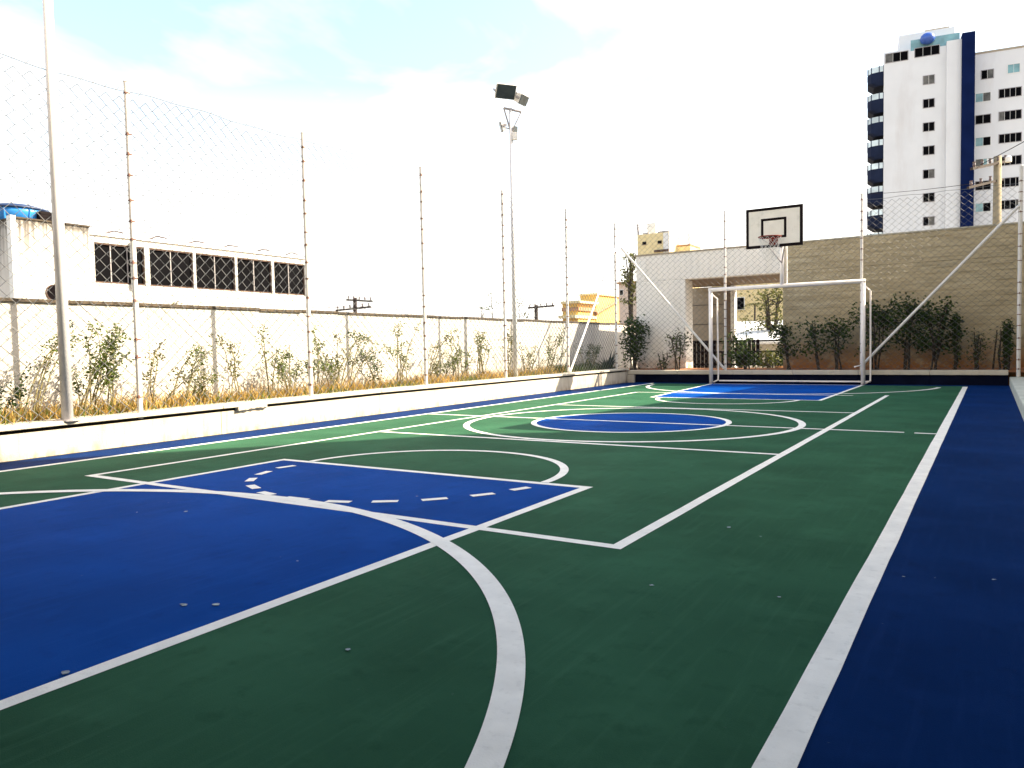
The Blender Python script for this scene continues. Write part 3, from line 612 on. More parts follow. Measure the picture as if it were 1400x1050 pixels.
q = at(942, 325, Y=73); MB().tube([(q.x, 73, zt2), (q.x, 73, q.z + .4)], .07, 6).build('aerial', M['steel'], b2)

pt = thing('narrow_house', 'narrow pinkish building edge behind the yellow house at the gateway corner', 'building', (-17, 38, -.35))
M['pink'] = material('pinkish_render', (0.62, 0.50, 0.42), rough=.9, var=.07, scale=2)
L_, R_ = at(846, 400, Y=36), at(872, 400, Y=36); z1 = at(855, 388, Y=36).z
MB().box(L_.x, R_.x, 36, 40, -.35, z1).build('wall', M['pink'], pt); MB().box(L_.x - .06, R_.x + .06, 35.9, 40, z1 + .001, z1 + .1).build('roof_edge', M['tile'], pt)
q = at(850, 400, Y=36); f_ = MB().box(q.x - .1, q.x + .1, 35.97, 36.01, q.z - .15, q.z + .15).build('window', M['frame_white'], pt); MB().box(q.x - .08, q.x + .08, 35.96, 35.975, q.z - .12, q.z + .12).build('pane', M['dark_glass'], f_)

# ------------------------------------------------------------------ apartment tower, far right
U = Vector((.991, .13, 0)).normalized(); N = Vector((.13, -.991, 0)).normalized(); P0 = Vector((-6.55, 95, 22.05))
def tw_(px, py, off=0): q = at(px, py, P=P0 + N * off, N=N); return ((q - P0).dot(U), q.z)
M['tower_white'] = overlay(material('tower_white_tiles', (0.68, 0.69, 0.70), rough=.7, var=.03, scale=.6), (0.5, 0.46, 0.44), .55, .8, .5, stretch=(1, 1, .2), amount=.5)
M['tower_blue'] = material('tower_blue_tiles', (0.005, 0.012, 0.055), rough=.8, var=.18, scale=.7, spec=.02)
M['balcony_navy'] = material('balcony_navy_tiles', (0.010, 0.016, 0.040), rough=.7, var=.2, scale=.7, spec=.1)
M['dome_blue'] = material('blue_dome', (0.03, 0.09, 0.38), rough=.25, var=.2, scale=1)
tow = thing('apartment_tower', 'tall white apartment tower with a navy stripe and navy balconies, top right', 'apartment tower', P0 - Vector((0, 0, 22.4)))
def tbox(u0, u1, d0, d1, z0, z1):   # d measured towards the camera from the main face
    return MB().hexa([P0 * 1 + U * u + N * d + Vector((0, 0, z - P0.z)) for (u, d, z) in ((u0, d1, z0), (u1, d1, z0), (u1, d0, z0), (u0, d0, z0), (u0, d1, z1), (u1, d1, z1), (u1, d0, z1), (u0, d0, z1))])
uL, uM, uP, uB = -3.74, 2.28, 3.66, 4.86
ztm = tw_(1245, 70)[1]
tbox(uL, uM, -14, 0, -.35, ztm).build('main_block', M['tower_white'], tow)
tbox(uM + .002, uP, -14, .5, -.35, tw_(1303, 57)[1]).build('pilaster_block', M['tower_white'], tow)
tbox(uP + .002, uB, -14, .9, -.35, tw_(1322, 48)[1]).build('navy_stripe', M['tower_blue'], tow)
tbox(uB + .002, 16, -14, -1.2, -.35, tw_(1365, 70, -1.2)[1]).build('right_wing', M['tower_white'], tow)
tbox(uB + .002, 16, -14, -1.16, tw_(1365, 70, -1.2)[1] + .002, tw_(1365, 70, -1.2)[1] + .22).build('wing_coping', M['beige'], tow)
tbox(-2.2, 3.2, -9, -1.6, ztm + .002, tw_(1290, 40, -3)[1] - .4).build('roof_house', M['tower_white'], tow)
tbox(.4, 2.8, -9, -3, tw_(1290, 40, -3)[1] - .39, tw_(1290, 37, -3)[1]).build('roof_house', M['beige'], tow)
tbox(-1.1, uP - .1, -.35, -.3, ztm + .01, ztm + 1.25).build('glass_parapet', M['teal_glass'], tow)
tbox(uL, -1.15, -.3, -.2, ztm + .01, ztm + .35).build('parapet', M['tower_white'], tow)
du, dz = tw_(1268, 53); dm = MB(); c0 = P0 + U * du + N * .05 + Vector((0, 0, dz - P0.z))
for i in range(9):
    pass
dm.tube([c0 + Vector((0, 0, s * .62)) for s in (-.98, -.8, -.5, 0, .5, .8, .98)], [.14, .45, .65, .75, .65, .45, .14], 16); dm.build('blue_dish', M['dome_blue'], tow, smooth=True)
def twin(u0, u1, z0, z1, d, glass, n=2):
    f_ = MB()
    for (a, b, c_, e_) in ((u0, u1, z0, z0 + .06), (u0, u1, z1 - .06, z1), (u0, u0 + .05, z0 + .06, z1 - .06), (u1 - .05, u1, z0 + .06, z1 - .06)):
        q = tbox(a, b, d - .1, d + .03, c_, e_); f_.add(q.v, q.f)
    w = f_.build('window', M['frame_white'] if glass == 'teal_glass' else M['steel'], tow)
    for k in range(n):
        a, b = u0 + .05 + (u1 - u0 - .1) * k / n, u0 + .05 + (u1 - u0 - .1) * (k + 1) / n
        tbox(a + .015, b - .015, d - .05, d + .008, z0 + .06, z1 - .06).build('pane', M[rnd.choice((glass, glass, glass, 'grey_glass', 'dark_glass'))], w)
    if n > 1: tbox(u0 + .05, u1 - .05, d - .05, d + .004, z0 + .06, z1 - .06).build('window_back', M['frame_white'], w)
for a, b, y0, y1 in ((1210, 1242, 73.5, 87), (1250, 1285, 66, 79)):
    u0, z1 = tw_(a, (y0 + y1) / 2); u1, _ = tw_(b, (y0 + y1) / 2); zc_ = z1; twin(u0, u1, zc_ - .55, zc_ + .5, 0, 'dark_glass', 3)
for k in range(7):
    py = 109 + k * 32.2; u, z = tw_(1269.8, py); twin(u - .58, u + .58, z - .5, z + .5, 0, 'dark_glass', 2)
for a, b, rows, g_ in ((1341, 1359, (101.5,), 'd'), (1377, 1395, (93.5,), 'w'), (1333, 1355, (133, 163, 193.5, 223, 253.5, 283.5), 'l'), (1365, 1397, (126.5, 157.5, 188.5, 219.5, 249, 279.5), 'r')):
    for i, py in enumerate(rows):
        u0, z = tw_((a + b) / 2, py, -1.2); wdt = (tw_(b, py, -1.2)[0] - tw_(a, py, -1.2)[0]) / 2
        gl = {'d': 'dark_glass', 'w': 'teal_glass', 'l': ('teal_glass', 'dark_glass', 'teal_glass', 'teal_glass', 'dark_glass', 'teal_glass')[i], 'r': 'dark_glass'}[g_]
        twin(u0 - wdt, u0 + wdt, z - .5, z + .5, -1.2, gl, 2 if wdt < 1 else 4)
for k in range(-1, 7):
    py = 141 + k * 31.7 - (5 if k < 0 else 0); _, z = tw_(1197, py)
    zb = z - .75; bal = MB()
    pts = [(-5.36, -.9), (-5.36, -3.3), (-5.1, -3.6), (uL - .002, -3.6), (uL - .002, -.1), (-4.2, -.1), (-5.0, -.35)]
    def ring(sc, zz): return [P0 + U * (uL + (u - uL) * sc) + N * d + Vector((0, 0, zz - P0.z)) for u, d in pts]
    n = len(pts); a, b, c_ = ring(.62, zb - .3), ring(1, zb + .15), ring(1, zb + 1.2)
    bal.add(a + b + c_, [tuple(range(n))] + [(i, (i + 1) % n, n + (i + 1) % n, n + i) for i in range(n)] + [(n + i, n + (i + 1) % n, 2 * n + (i + 1) % n, 2 * n + i) for i in range(n)] + [tuple(range(3 * n - 1, 2 * n - 1, -1))])
    bo = bal.build('balcony', M['balcony_navy'], tow)
    gl = MB(); a, b = ring(.97, zb + 1.2), ring(.97, zb + 1.82); gl.add(a + b, [(i, (i + 1) % n, n + (i + 1) % n, n + i) for i in range(n) if i not in (3,)]); gl.build('glass_rail', M['glare_rail'], bo)
    gf = MB()
    for q in ring(.985, zb + 1.2): gf.tube([q, q + Vector((0, 0, .64))], .05, 5)
    gf.build('rail_post', M['tower_blue'], bo)
    q = tbox(uL - .05, uL - .004, -3.0, -.8, zb + .2, zb + 2.1); q.build('balcony_door', M['dark_glass'], bo)

# ------------------------------------------------------------------ utility poles and cables
M['wood_pole'] = material('dark_timber', (0.03, 0.02, 0.017), rough=.9, var=.3, scale=8)
M['concrete'] = material('concrete_pole', (0.24, 0.20, 0.13), rough=.9, var=.12, scale=4)
M['ceramic'] = material('insulator', (0.10, 0.07, 0.07), rough=.4, var=.2)
def arm(parent, a, b, n, th, post=None):
    a, b = Vector(a), Vector(b); d = (b - a)
    w = Vector((0, 0, th)); s = d.cross(Vector((0, 0, 1))).normalized() * th
    o = MB().obox(a - s / 2 - w / 2, d, s, w).build('cross_arm', M['wood_pole'], parent)
    ins = MB()
    for i in range(n):
        p = a + d * (i + .3) / (n - .4); ins.tube([p + Vector((0, 0, th / 2)), p + Vector((0, 0, th / 2 + .06)), p + Vector((0, 0, th / 2 + .12)), p + Vector((0, 0, th / 2 + .17))], [.02, .05, .035, .05], 8)
    ins.build('insulators', M['ceramic'], o, kind='stuff'); return o
Y1 = 30.0
q = at(485.5, 420, Y=Y1)
pa = thing('utility_pole', 'dark utility pole with two crossarms showing above the left wall', 'utility pole', (q.x, Y1, -.35))
MB().tube([(q.x, Y1, -.35), (q.x, Y1, at(486, 407, Y=Y1).z)], .11, 10).build('pole', M['wood_pole'], pa)
arm(pa, at(474, 410, Y=Y1 - .1), at(509, 412, Y=Y1 - .1), 5, .1); arm(pa, at(459.5, 424.5, Y=Y1 - .12), at(507, 419.5, Y=Y1 - .12), 6, .1)
q2 = at(733, 425, Y=45)
pb_ = thing('utility_pole', 'thin dark utility pole with one crossarm beside the slim floodlight pole', 'utility pole', (q2.x, 45, -.35))
MB().tube([(q2.x, 45, -.35), (q2.x, 45, at(733, 417, Y=45).z)], .13, 10).build('pole', M['wood_pole'], pb_)
arm(pb_, at(722, 421, Y=44.9), at(757.5, 418, Y=44.9), 5, .12)
Y3 = 32.0; q3 = at(1363.5, 260, Y=Y3)
pc = thing('utility_pole', 'pale concrete utility pole with slanting crossarms in front of the white tower', 'utility pole', (q3.x, Y3, -.35))
MB().tube([(q3.x, Y3, -.35), (q3.x, Y3, at(1363.5, 214, Y=Y3).z)], [.17, .125], 12).build('pole', M['concrete'], pc, smooth=True)
zz = at(1363, 222, Y=Y3).z; arm(pc, (q3.x - .75, Y3 - 1.6, zz - .42), (q3.x + .3, Y3 + .5, zz + .1), 5, .09)
zz2 = at(1363, 246, Y=Y3).z; arm(pc, (q3.x - .85, Y3 - 1.7, zz2 - .45), (q3.x + .15, Y3 + .3, zz2 + .05), 4, .08)
MB().tube([(q3.x + .32, Y3 - .05, zz - .05), (q3.x + .32, Y3 - .05, zz + .12), (q3.x + .32, Y3 - .05, zz + .16)], [.10, .10, .05], 12).build('cable_box', M['frame_white'], pc)
MB().box(q3.x - .32, q3.x - .14, Y3 - .2, Y3, zz - .05, zz + .13).build('cable_box', M['frame_white'], pc)
def cable(a, b, sag, label):
    a, b = Vector(a), Vector(b); mb = MB().tube([a.lerp(b, i / 24) - Vector((0, 0, sag * 4 * (i / 24) * (1 - i / 24))) for i in range(25)], .012, 4, False)
    tag(mb.build('overhead_cable', M['black']), label, 'cable', 'overhead cables')
cable((pa.location.x, Y1 - .1, at(486, 418, Y=Y1).z), (pb_.location.x, 44.9, at(733, 416, Y=45).z), .35, 'thin overhead cable sagging between the two dark utility poles')
cable((pa.location.x, Y1 - .1, at(486, 420, Y=Y1).z), (-40, 12, 4.2), .4, 'thin overhead cable running left from the dark pole with two crossarms')
cable((q3.x - .5, Y3 - 1, zz2 - .2), (-16, 60, 13.2), .6, 'thin overhead cable crossing the white face of the tower')
cable((q3.x - .5, Y3 - 1, zz - .2), (6, 14, 7.5), .3, 'thin overhead cable leaving the concrete pole to the right')

# ------------------------------------------------------------------ unseen blocks shaped to shade the court: right wings, added back block and overhead slab
cd = thing('condominium_block', 'pale condominium building along the right side of the court, unseen, with an added back block and slab for shade', 'building', (5, 4, 0))
M['condo'] = material('condo_render', (0.64, 0.57, 0.46), rough=.85, var=.05, scale=1)
MB().prism([(.86, 10.87), (1.6, 20.5), (11, 20.5), (11, 10.87)], -.35, 4.9).build('low_wing', M['condo'], cd)
MB().prism([(5.37, 13.41), (1.45, 8.2), (1.2, -14), (16, -14), (16, 13.41)], -.35, 9.0).build('tall_wing', M['condo'], cd)
MB().prism([(-9.5, -2.6), (1.1, -2.6), (1.1, -16), (-9.5, -16)], -.35, 24).build('back_shade_block', M['condo'], cd)  # added behind the camera, unseen, to cut sky light on the court
MB().prism([(-9.5, .7), (1.12, 1.9), (1.12, -2.598), (-9.5, -2.598)], 3.3, 3.6).build('shade_slab', M['condo'], cd)  # added overhead, unseen, to darken the near end of the court
for k in range(2):
    for i in range(6):
        y = -8 + i * 2.6; x = 1.2 + (.25 * (y + 14) / 22.5)
        w_ = MB().box(x - .05, x - .012, y, y + 1.3, 1.4 + k * 3.4, 2.8 + k * 3.4).build('window', M['dark_glass'], cd)


# ------------------------------------------------------------------ plants
def leaf_mat(name, base, var=.35):
    m = material(name, base, rough=.65, var=var, scale=3.5, spec=.12, detail=2)
    n = m.node_tree.nodes; l = m.node_tree.links; b = n['Principled BSDF']
    tr = n.new('ShaderNodeBsdfTranslucent'); mi = n.new('ShaderNodeMixShader'); mi.inputs[0].default_value = .28
    l.new(b.inputs['Base Color'].links[0].from_socket, tr.inputs['Color']); l.new(b.outputs[0], mi.inputs[1]); l.new(tr.outputs[0], mi.inputs[2])
    l.new(mi.outputs[0], n['Material Output'].inputs['Surface']); return m
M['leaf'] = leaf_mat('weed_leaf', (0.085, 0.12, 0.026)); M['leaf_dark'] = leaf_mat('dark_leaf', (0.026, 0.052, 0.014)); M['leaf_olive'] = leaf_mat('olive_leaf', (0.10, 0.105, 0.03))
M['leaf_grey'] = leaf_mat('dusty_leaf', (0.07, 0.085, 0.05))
M['leaf_highlight'] = leaf_mat('highlight_leaf', (0.06, 0.095, 0.022))  # lighter green paints highlights into the shrub foliage
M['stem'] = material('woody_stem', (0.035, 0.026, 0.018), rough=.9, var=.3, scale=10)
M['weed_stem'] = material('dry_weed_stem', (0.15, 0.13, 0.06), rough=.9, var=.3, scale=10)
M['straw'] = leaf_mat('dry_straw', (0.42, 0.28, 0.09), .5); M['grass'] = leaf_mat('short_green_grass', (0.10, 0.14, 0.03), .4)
GRP = 'weeds in the bed behind the left fence'
def rdir(r, up=0.2):
    v = Vector((r.gauss(0, 1), r.gauss(0, 1), r.gauss(up, .7))); return v.normalized()
def put_leaf(mb, r, p, ln, wd, up=.15):
    d = rdir(r, up); s = d.cross(rdir(r)).normalized(); mb.leaf(p, d, s, ln * r.uniform(.6, 1.2), wd * r.uniform(.7, 1.2))
def weed(label, px, dpx, h, leaves, stems=5, lean=(0, 0), mat='leaf', arch=.5, seed=0, depth=.45, name='weed', tipheavy=True, ls=.042):
    """leggy weed: px column at its base in the bed, h height, lean = drift of the tips (along the bed, across it)"""
    h *= 1.08; r = random.Random(seed * 31 + int(px)); y = fpt(px)[1]; x0, y0 = fx(y) - depth, y + depth * .1
    d = ray(px, 520); a = d.x / d.y; y0 = (-7.27 + .031 * 4.3 - depth) / (a + .031); x0 = fx(y0) - depth
    z0 = .26; t = thing(name, label, 'weed', (x0, y0, z0), GRP)
    sm, lm = MB(), MB(); wid = dpx
    for k in range(stems):
        ln_y = lean[0] + r.uniform(-wid, wid); ln_x = lean[1] + r.uniform(-.25, .25); hh = h * (1 if k == 0 else r.uniform(.45, 1.0))
        b0 = Vector((x0 + r.uniform(-.08, .08), y0 + r.uniform(-.12, .12), z0 - .03)); pts = []
        for i in range(9):
            q = i / 8; droop = arch * q * q * q
            pts.append(b0 + Vector((ln_x * q, ln_y * (q ** 1.4) * 1.1, hh * (q - .42 * droop) / (1 - .30 * arch) * .98)) + Vector((r.gauss(0, .012), r.gauss(0, .014), 0)) * q)
        sm.tube(pts, [.008 * (1 - .75 * i / 8) + .0015 for i in range(9)], 4, False)
        if r.random() < .8:
            i0 = r.randint(3, 6); side = Vector((r.uniform(-.15, .15), r.uniform(-.25, .25), r.uniform(.02, .2))); sm.tube([pts[i0], pts[i0] + side * .6, pts[i0] + side], [.004, .003, .002], 3, False)
            for _ in range(int(leaves / stems * .25)): put_leaf(lm, r, pts[i0] + side * r.uniform(.4, 1.05) + Vector((r.gauss(0, .03), r.gauss(0, .03), r.gauss(0, .03))), ls, ls * .5)
        # leaves come in little clusters along the stem
        for c_ in range(max(2, int(leaves / stems / 7))):
            q = (r.uniform(.3, 1) ** (.6 if tipheavy else 1)); i = min(7, int(q * 8)); p = pts[i].lerp(pts[i + 1], q * 8 - i)
            for _ in range(r.randint(7, 18)): put_leaf(lm, r, p + Vector((r.gauss(0, .035), r.gauss(0, .04), r.gauss(0, .035))), ls, ls * .5)
    sm.build('stem', M['weed_stem'], t, kind='stuff'); lm.build('foliage', M[mat], t, kind='stuff')
    return t
weed('dark green weed cut by the left edge of the photo, left of the thick pole', 4, .12, .55, 260, 6, (0, 0), 'leaf_dark', .4, 1, .3)
weed('long bare arching weed whose tip reaches behind the thick pale pole', 40, .12, 1.05, 120, 4, (.45, 0), 'leaf', .55, 2, .5)
weed('densest green weed, between the thick pole and the first fence post', 118, .28, .98, 620, 9, (.18, 0), 'leaf', .4, 3, .4)
weed('upright thin weed just left of the first fence post', 160, .2, .95, 130, 4, (.1, 0), 'leaf', .35, 4, .5)
weed('low weed with a leafy tip just right of the first fence post', 205, .14, .85, 120, 4, (.15, 0), 'leaf_olive', .5, 5, .5)
weed('weed arching over to the right towards the first post shadow on the wall', 240, .2, .82, 170, 5, (.5, 0), 'leaf', .8, 6, .5)
weed('brownish weed at the foot of the first post shadow on the wall', 282, .2, .62, 150, 5, (-.15, 0), 'leaf_olive', .6, 7, .5)
weed('single upright stem with flat twigs right of the first post shadow', 322, .1, .85, 130, 3, (0, 0), 'leaf_olive', .15, 8, .5)
weed('thin Y shaped weed left of the second fence post', 372, .22, 1.0, 120, 4, (.12, 0), 'leaf', .25, 9, .5)
weed('leafy weed whose top touches the second fence post from the left', 402, .25, .78, 260, 7, (.12, 0), 'leaf', .5, 10, .5)
weed('upright weed just right of the second fence post', 432, .22, .95, 300, 7, (.05, 0), 'leaf', .3, 11, .5)
weed('weed in front of the second post shadow on the wall', 458, .25, .9, 200, 6, (.1, 0), 'leaf_olive', .4, 12, .5)
weed('hoop shaped weed bending down to the right, midway along the wall', 476, .12, .98, 190, 4, (.75, 0), 'leaf', 1.25, 13, .5)
weed('dark dense stem leaning left, midway between second and third posts', 519, .1, .92, 280, 4, (-.35, 0), 'leaf_dark', .35, 14, .5, tipheavy=False)
weed('tall forked weed left of the third fence post', 552, .35, 1.12, 260, 7, (0, 0), 'leaf', .45, 15, .5)
weed('weed drooping right of the third fence post', 584, .2, .98, 170, 5, (.4, 0), 'leaf_olive', .9, 16, .5)
weed('low tangled weed at the foot of the third post shadow', 602, .25, .7, 220, 7, (.1, 0), 'leaf', .4, 17, .5)
weed('tall green weed in front of the floodlight pole shadow on the wall', 626, .25, 1.0, 330, 8, (.08, 0), 'leaf', .35, 18, .5)
weed('tall spreading weed left of the fourth fence post', 658, .4, 1.0, 330, 9, (.05, 0), 'leaf', .4, 19, .5)
weed('weed between the fourth fence post and the slim floodlight pole', 698, .2, 1.05, 200, 5, (.0, 0), 'leaf_olive', .3, 20, .4)
weed('wide low weed right of the slim floodlight pole', 722, .5, .85, 300, 8, (.1, 0), 'leaf_olive', .4, 21, .5)
weed('tall weed with slanting shadow lines behind it, left of the fifth fence post', 748, .45, 1.1, 340, 8, (.2, 0), 'leaf', .3, 22, .5)
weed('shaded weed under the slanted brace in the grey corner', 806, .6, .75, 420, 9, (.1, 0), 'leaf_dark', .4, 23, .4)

# dry grass and short green grass in the left bed
def grass(name, n, seed, hmin, hmax, m, ymin, ymax, xin, xout, clump):
    r = random.Random(seed); mb = MB(); cl = [(r.uniform(ymin, ymax), r.uniform(xin, xout)) for _ in range(clump)]
    for i in range(n):
        if r.random() < .7: cy, cxo = r.choice(cl); y = cy + r.gauss(0, .13); xo = cxo + r.gauss(0, .06)
        else: y = r.uniform(ymin, ymax); xo = r.uniform(xin, xout)
        if not (xin <= xo <= xout): continue
        x = fx(y) - xo; h = r.uniform(hmin, hmax) * (.6 + .8 * r.random()); a = r.uniform(0, 6.283); w = r.uniform(.004, .009)
        lx, ly = r.gauss(0, .35) * h, r.gauss(0, .4) * h; z = .25
        dx, dy = math.cos(a) * w, math.sin(a) * w
        mb.add([(x - dx, y - dy, z), (x + dx, y + dy, z), (x + lx * .4 + dx * .7, y + ly * .4 + dy * .7, z + h * .6), (x + lx * .4 - dx * .7, y + ly * .4 - dy * .7, z + h * .6), (x + lx, y + ly, z + h)], [(0, 1, 2, 3), (3, 2, 4)])
    o = mb.build(name, m, kind='stuff'); return o
o = grass('dry_grass', 12500, 5, .06, .23, M['straw'], 1.5, 15.2, .16, .92, 240); o['label'] = 'golden dry grass filling the bed behind the left fence'
o = grass('green_grass', 11000, 6, .05, .17, M['grass'], 1.5, 17, .10, .9, 130); o['label'] = 'short green grass along the foot of the left fence'
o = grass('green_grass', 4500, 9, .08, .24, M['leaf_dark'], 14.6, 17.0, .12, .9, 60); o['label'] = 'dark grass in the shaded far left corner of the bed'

def shrub(name, label, px, top_py, w, trunks, leaves, Y=17.75, mat='leaf_dark', ls=.085, low=.35, seed=0, group='shrubs in the bed along the far wall', core=1.0, cat='shrub', base_py=507, cones=None):
    r = random.Random(seed * 77 + 3); b = at(px, base_py, Y=Y); zt = at(px, top_py, Y=Y).z; z0 = .27; h = zt - z0
    t = thing(name, label, cat, (b.x, Y, z0), group); sm, lm, l2 = MB(), MB(), MB(); tips = []
    for k in range(trunks):
        bx, by_ = b.x + r.uniform(-.07, .07) * core, Y + r.uniform(-.07, .07); ax, ay = r.uniform(-w, w) * .45, r.uniform(-.2, .2)
        pts = [Vector((bx + ax * q ** 1.3 + r.gauss(0, .012), by_ + ay * q, z0 - .04 + (h * r.uniform(.82, .98) if i == 6 else h * .9 * q))) for i, q in [(i, i / 6) for i in range(7)]]
        sm.tube(pts, [.018 * (1 - .6 * i / 6) + .003 for i in range(7)], 5, False)
        for j in range(7):
            i = r.randint(2, 5); d = Vector((r.uniform(-1, 1) * w * .5, r.uniform(-.22, .22), r.uniform(.05, .3) * h * .6)); e_ = pts[i] + d
            sm.tube([pts[i], pts[i] + d * .6 + Vector((0, 0, .02)), e_], [.006, .004, .002], 3, False); tips.append(e_)
        tips.append(pts[6]); tips.append(pts[5])
    tips = [q for q in tips if q.z > z0 + h * low * .6] or tips
    for _ in range(int(leaves * 1.1)):
        c_ = r.choice(tips) if r.random() < .8 else Vector((b.x + r.uniform(-w, w) * .5, Y + r.uniform(-.2, .2), z0 + h * r.uniform(low, .95)))
        put_leaf(lm if r.random() < .75 else l2, r, c_ + Vector((r.gauss(0, .07) * min(1, w / .35), r.gauss(0, .06), r.gauss(-.02, .07))), ls, ls * .5, .1)
    sm.build('trunk', M['stem'], t); lm.build('foliage', M[mat], t, kind='stuff'); l2.build('highlight_leaves', M['leaf_highlight'], t, kind='stuff'); return t
shrub('shrub', 'tall bushy dark shrub filling the corner between the left wall and gateway pier', 866, 432, .42, 6, 1500, Y=17.7, seed=1, low=.1)
shrub('shrub', 'slim sapling in front of the white gateway pier, nearest the opening', 926, 450, .34, 3, 260, seed=2, mat='leaf_grey', low=.35)
shrub('shrub', 'low thin twiggy plant left of the slim sapling on the gateway pier', 908, 478, .16, 3, 60, seed=3, mat='leaf_grey', low=.2)
shrub('shrub', 'sprawling shrub in the opening beside the thin white column', 1012, 452, .5, 4, 330, Y=18.4, seed=4, mat='leaf_dark', low=.45)
shrub('shrub', 'low leafy shrub in front of the black railing', 1022, 478, .55, 5, 480, Y=18.0, seed=5, mat='leaf_dark', low=.1)
shrub('shrub', 'bright yellow green bush low in the opening beside the railing', 1052, 478, .35, 4, 380, Y=18.9, seed=6, mat='leaf_olive', low=.1)
shrub('shrub', 'green shrub at the left edge of the stone wall', 1078, 440, .42, 4, 560, seed=7, mat='leaf_dark', low=.3)
shrub('shrub', 'flat topped shrub on a bare trunk, second along the stone wall', 1121, 434, .52, 3, 430, seed=8, mat='leaf_dark', low=.62)
shrub('shrub', 'leaning flat topped shrub behind the right goal post, third along the stone wall', 1146, 432, .48, 3, 430, seed=9, mat='leaf_dark', low=.6)
shrub('shrub', 'dark tall shrub just right of the goal post', 1196, 410, .6, 5, 900, seed=10, low=.4)
shrub('shrub', 'tallest dark shrub with a spiky crown under the slanted brace', 1240, 401, .62, 5, 1000, seed=11, low=.4)
shrub('shrub', 'broad dark shrub right of the slanted brace', 1276, 410, .6, 5, 950, seed=12, low=.35)
shrub('shrub', 'narrow column shaped shrub standing alone on the stone wall', 1307, 424, .11, 5, 950, core=.5, seed=13, low=.05, ls=.06, mat='leaf_dark')
shrub('shrub', 'faint short shrub between the two column shaped ones', 1336, 450, .28, 4, 260, seed=14, low=.2, mat='leaf_grey', ls=.06)
shrub('shrub', 'column shaped shrub nearest the right corner pole', 1376, 436, .10, 5, 950, core=.5, seed=15, low=.03, ls=.06, mat='leaf_dark')
shrub('shrub', 'small twiggy plant left of the rightmost column shaped shrub', 1361, 446, .08, 3, 40, seed=16, low=.2, mat='leaf_grey', ls=.05)
# agave in the left corner
M['agave'] = leaf_mat('agave_leaf', (0.035, 0.055, 0.04), .3)
q = at(833, 503, Y=16.9 + .35); ag = thing('agave', 'dark spiky agave in the shaded left corner behind the corner post', 'agave', (q.x, 17.2, .27)); am = MB(); r = random.Random(4)
for i in range(26):
    a = i * 2.4; el = r.uniform(.35, 1.35); L = r.uniform(.35, .62); d = Vector((math.cos(a) * math.cos(el), math.sin(a) * math.cos(el), math.sin(el))); s = d.cross(Vector((0, 0, 1))).normalized(); p = Vector((q.x, 17.2, .27)); nrm = s.cross(d)
    l_ = MB().add([p - s * .03, p + s * .03, p + d * L * .5 + s * .035, p + d * L * .5 - s * .035, p + d * L + nrm * -.04, p + d * L * .5 - nrm * .015], [(0, 1, 5), (1, 2, 5), (3, 0, 5), (2, 4, 5), (4, 3, 5)])
    l_.build('leaf', M['agave'], ag)
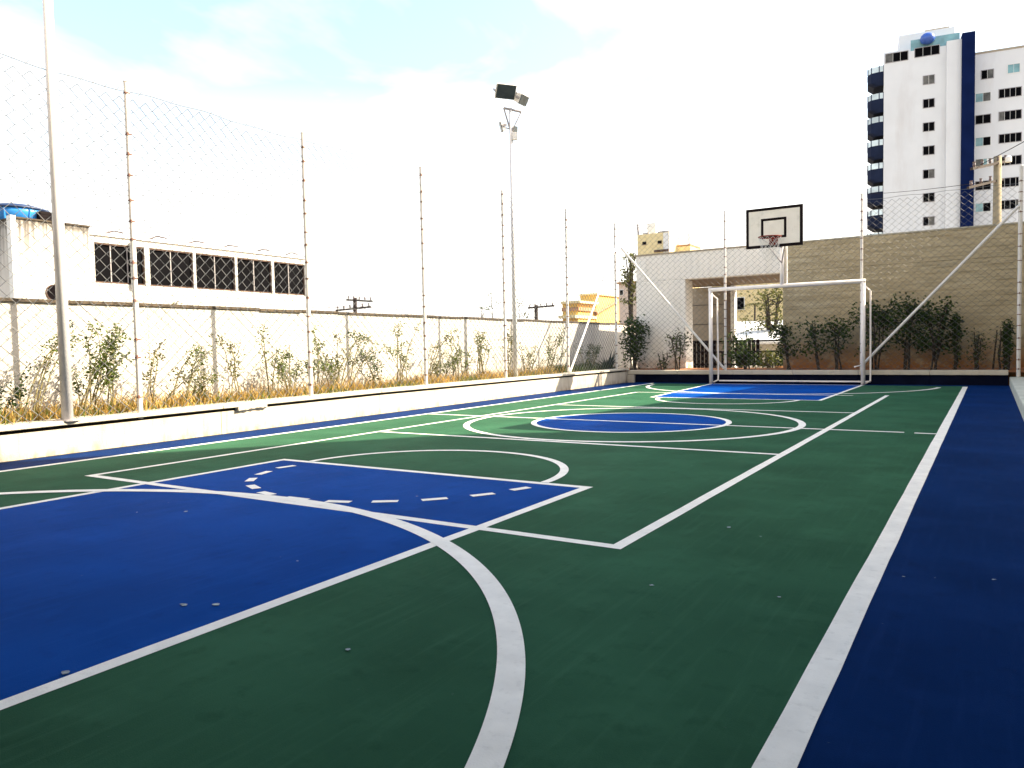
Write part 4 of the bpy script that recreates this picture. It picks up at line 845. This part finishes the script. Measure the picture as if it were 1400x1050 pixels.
# potted green bush, palm and tree behind the opening
q = at(1066, 506, Y=19.3); pot = thing('potted_bush', 'round dark green potted bush at the right foot of the railing', 'potted plant', (q.x, 19.3, .1)); r = random.Random(8)
MB().tube([(q.x, 19.3, .1), (q.x, 19.3, .32)], [.09, .12], 14).build('pot', M['tile'], pot)
lm = MB()
for _ in range(420):
    v = rdir(r, 0); put_leaf(lm, r, Vector((q.x, 19.3, .47)) + Vector((v.x * .15, v.y * .15, v.z * .18)) * r.uniform(.6, 1), .06, .03)
lm.build('foliage', M['leaf_dark'], pot)
def tree(label, px, top_py, base_py, Y, w, leaves, mat, seed, trunk_r=.09, cat='tree', crown_low=.35, ls=.13, group=None, z0=None):
    r = random.Random(seed); b = at(px, base_py, Y=Y); zt = at(px, top_py, Y=Y).z; z0 = -.35; h = zt - z0
    t = thing('tree', label, cat, (b.x, Y, z0), group); sm, lm = MB(), MB(); tips = []
    for k in range(5 if trunk_r > .02 else 1):
        ax, ay = r.uniform(-w, w) * .6, r.uniform(-w, w) * .5
        pts = [Vector((b.x + ax * max(0, q - .3) ** 1.2 + r.gauss(0, .02), Y + ay * max(0, q - .3), z0 + h * .92 * q)) for q in [i / 8 for i in range(9)]]
        sm.tube(pts, [trunk_r * (1 - .85 * i / 8) + min(.008, trunk_r * .4) for i in range(9)], 6, False)
        for j in range(8):
            i = r.randint(3, 7); d = Vector((r.uniform(-1, 1) * w * .6, r.uniform(-1, 1) * w * .5, r.uniform(-.02, .14) * h)); e_ = pts[i] + d
            sm.tube([pts[i], pts[i] + d * .6 + Vector((0, 0, .05)), e_], ([.025, .015, .006] if trunk_r > .02 else [.006, .004, .002]), 4, False); tips.append(e_)
        tips.append(pts[8])
    tips = [q for q in tips if q.z > z0 + h * crown_low]
    for _ in range(leaves):
        c_ = r.choice(tips); put_leaf(lm, r, c_ + Vector((r.gauss(0, .22), r.gauss(0, .2), r.gauss(0, .18))) * (w / 1.1), ls, ls * .5, 0)
    sm.build('trunk', M['stem'], t); lm.build('crown', M[mat], t, kind='stuff'); return t
tree('leafy olive tree in front of the yellow building, seen through the gateway', 1056, 392, 470, 26, .9, 900, 'leaf_olive', 3)
tree('scraggly dark tree climbing beside the gateway wall top left corner', 863, 338, 440, 30, .45, 520, 'leaf_olive', 5, crown_low=.55, ls=.16)
tree('tiny sparse twig tree poking above the left wall, left of the fourth post', 657, 408, 500, 14.5, .12, 26, 'leaf_dark', 6, .01, ls=.06, crown_low=.8)
tree('sparse twig tree whose few leaves show around the fourth post above the wall', 677, 392, 500, 14.5, .25, 40, 'leaf_dark', 7, .012, ls=.06, crown_low=.75)
tree('sparse yellowish twig tree beside the slim floodlight pole above the wall', 712, 402, 500, 15.5, .35, 60, 'leaf_olive', 8, .012, ls=.06, crown_low=.75)
tree('few yellow leaves poking above the left wall in front of the windows', 246, 398, 500, 6.2, .18, 22, 'leaf_olive', 9, .008, ls=.05, crown_low=.82)
q = at(1031, 412, Y=28); pm_ = thing('palm', 'thin young palm in front of the yellow building, seen through the gateway', 'palm', (q.x, 28, -.35)); r = random.Random(2)
MB().tube([(q.x, 28, -.35), (q.x + .03, 28, q.z - .1)], [.05, .03], 7).build('trunk', M['stem'], pm_)
for k in range(9):
    a = k * .7 + .2; fm = MB(); pts = [Vector((q.x + .03 + math.cos(a) * .5 * s, 28 + math.sin(a) * .5 * s, q.z - .1 + .22 * s - .42 * s * s)) for s in [i / 6 for i in range(7)]]
    fm.tube(pts, [.012, .01, .009, .008, .006, .004, .002], 4, False)
    for i in range(1, 7):
        for s in (-1, 1):
            d = (Vector((-math.sin(a), math.cos(a), 0)) * s + Vector((0, 0, -.5))).normalized(); fm.leaf(pts[i], d, Vector((math.cos(a), math.sin(a), 0)), .16, .03)
    fm.build('frond', M['leaf_olive'], pm_)
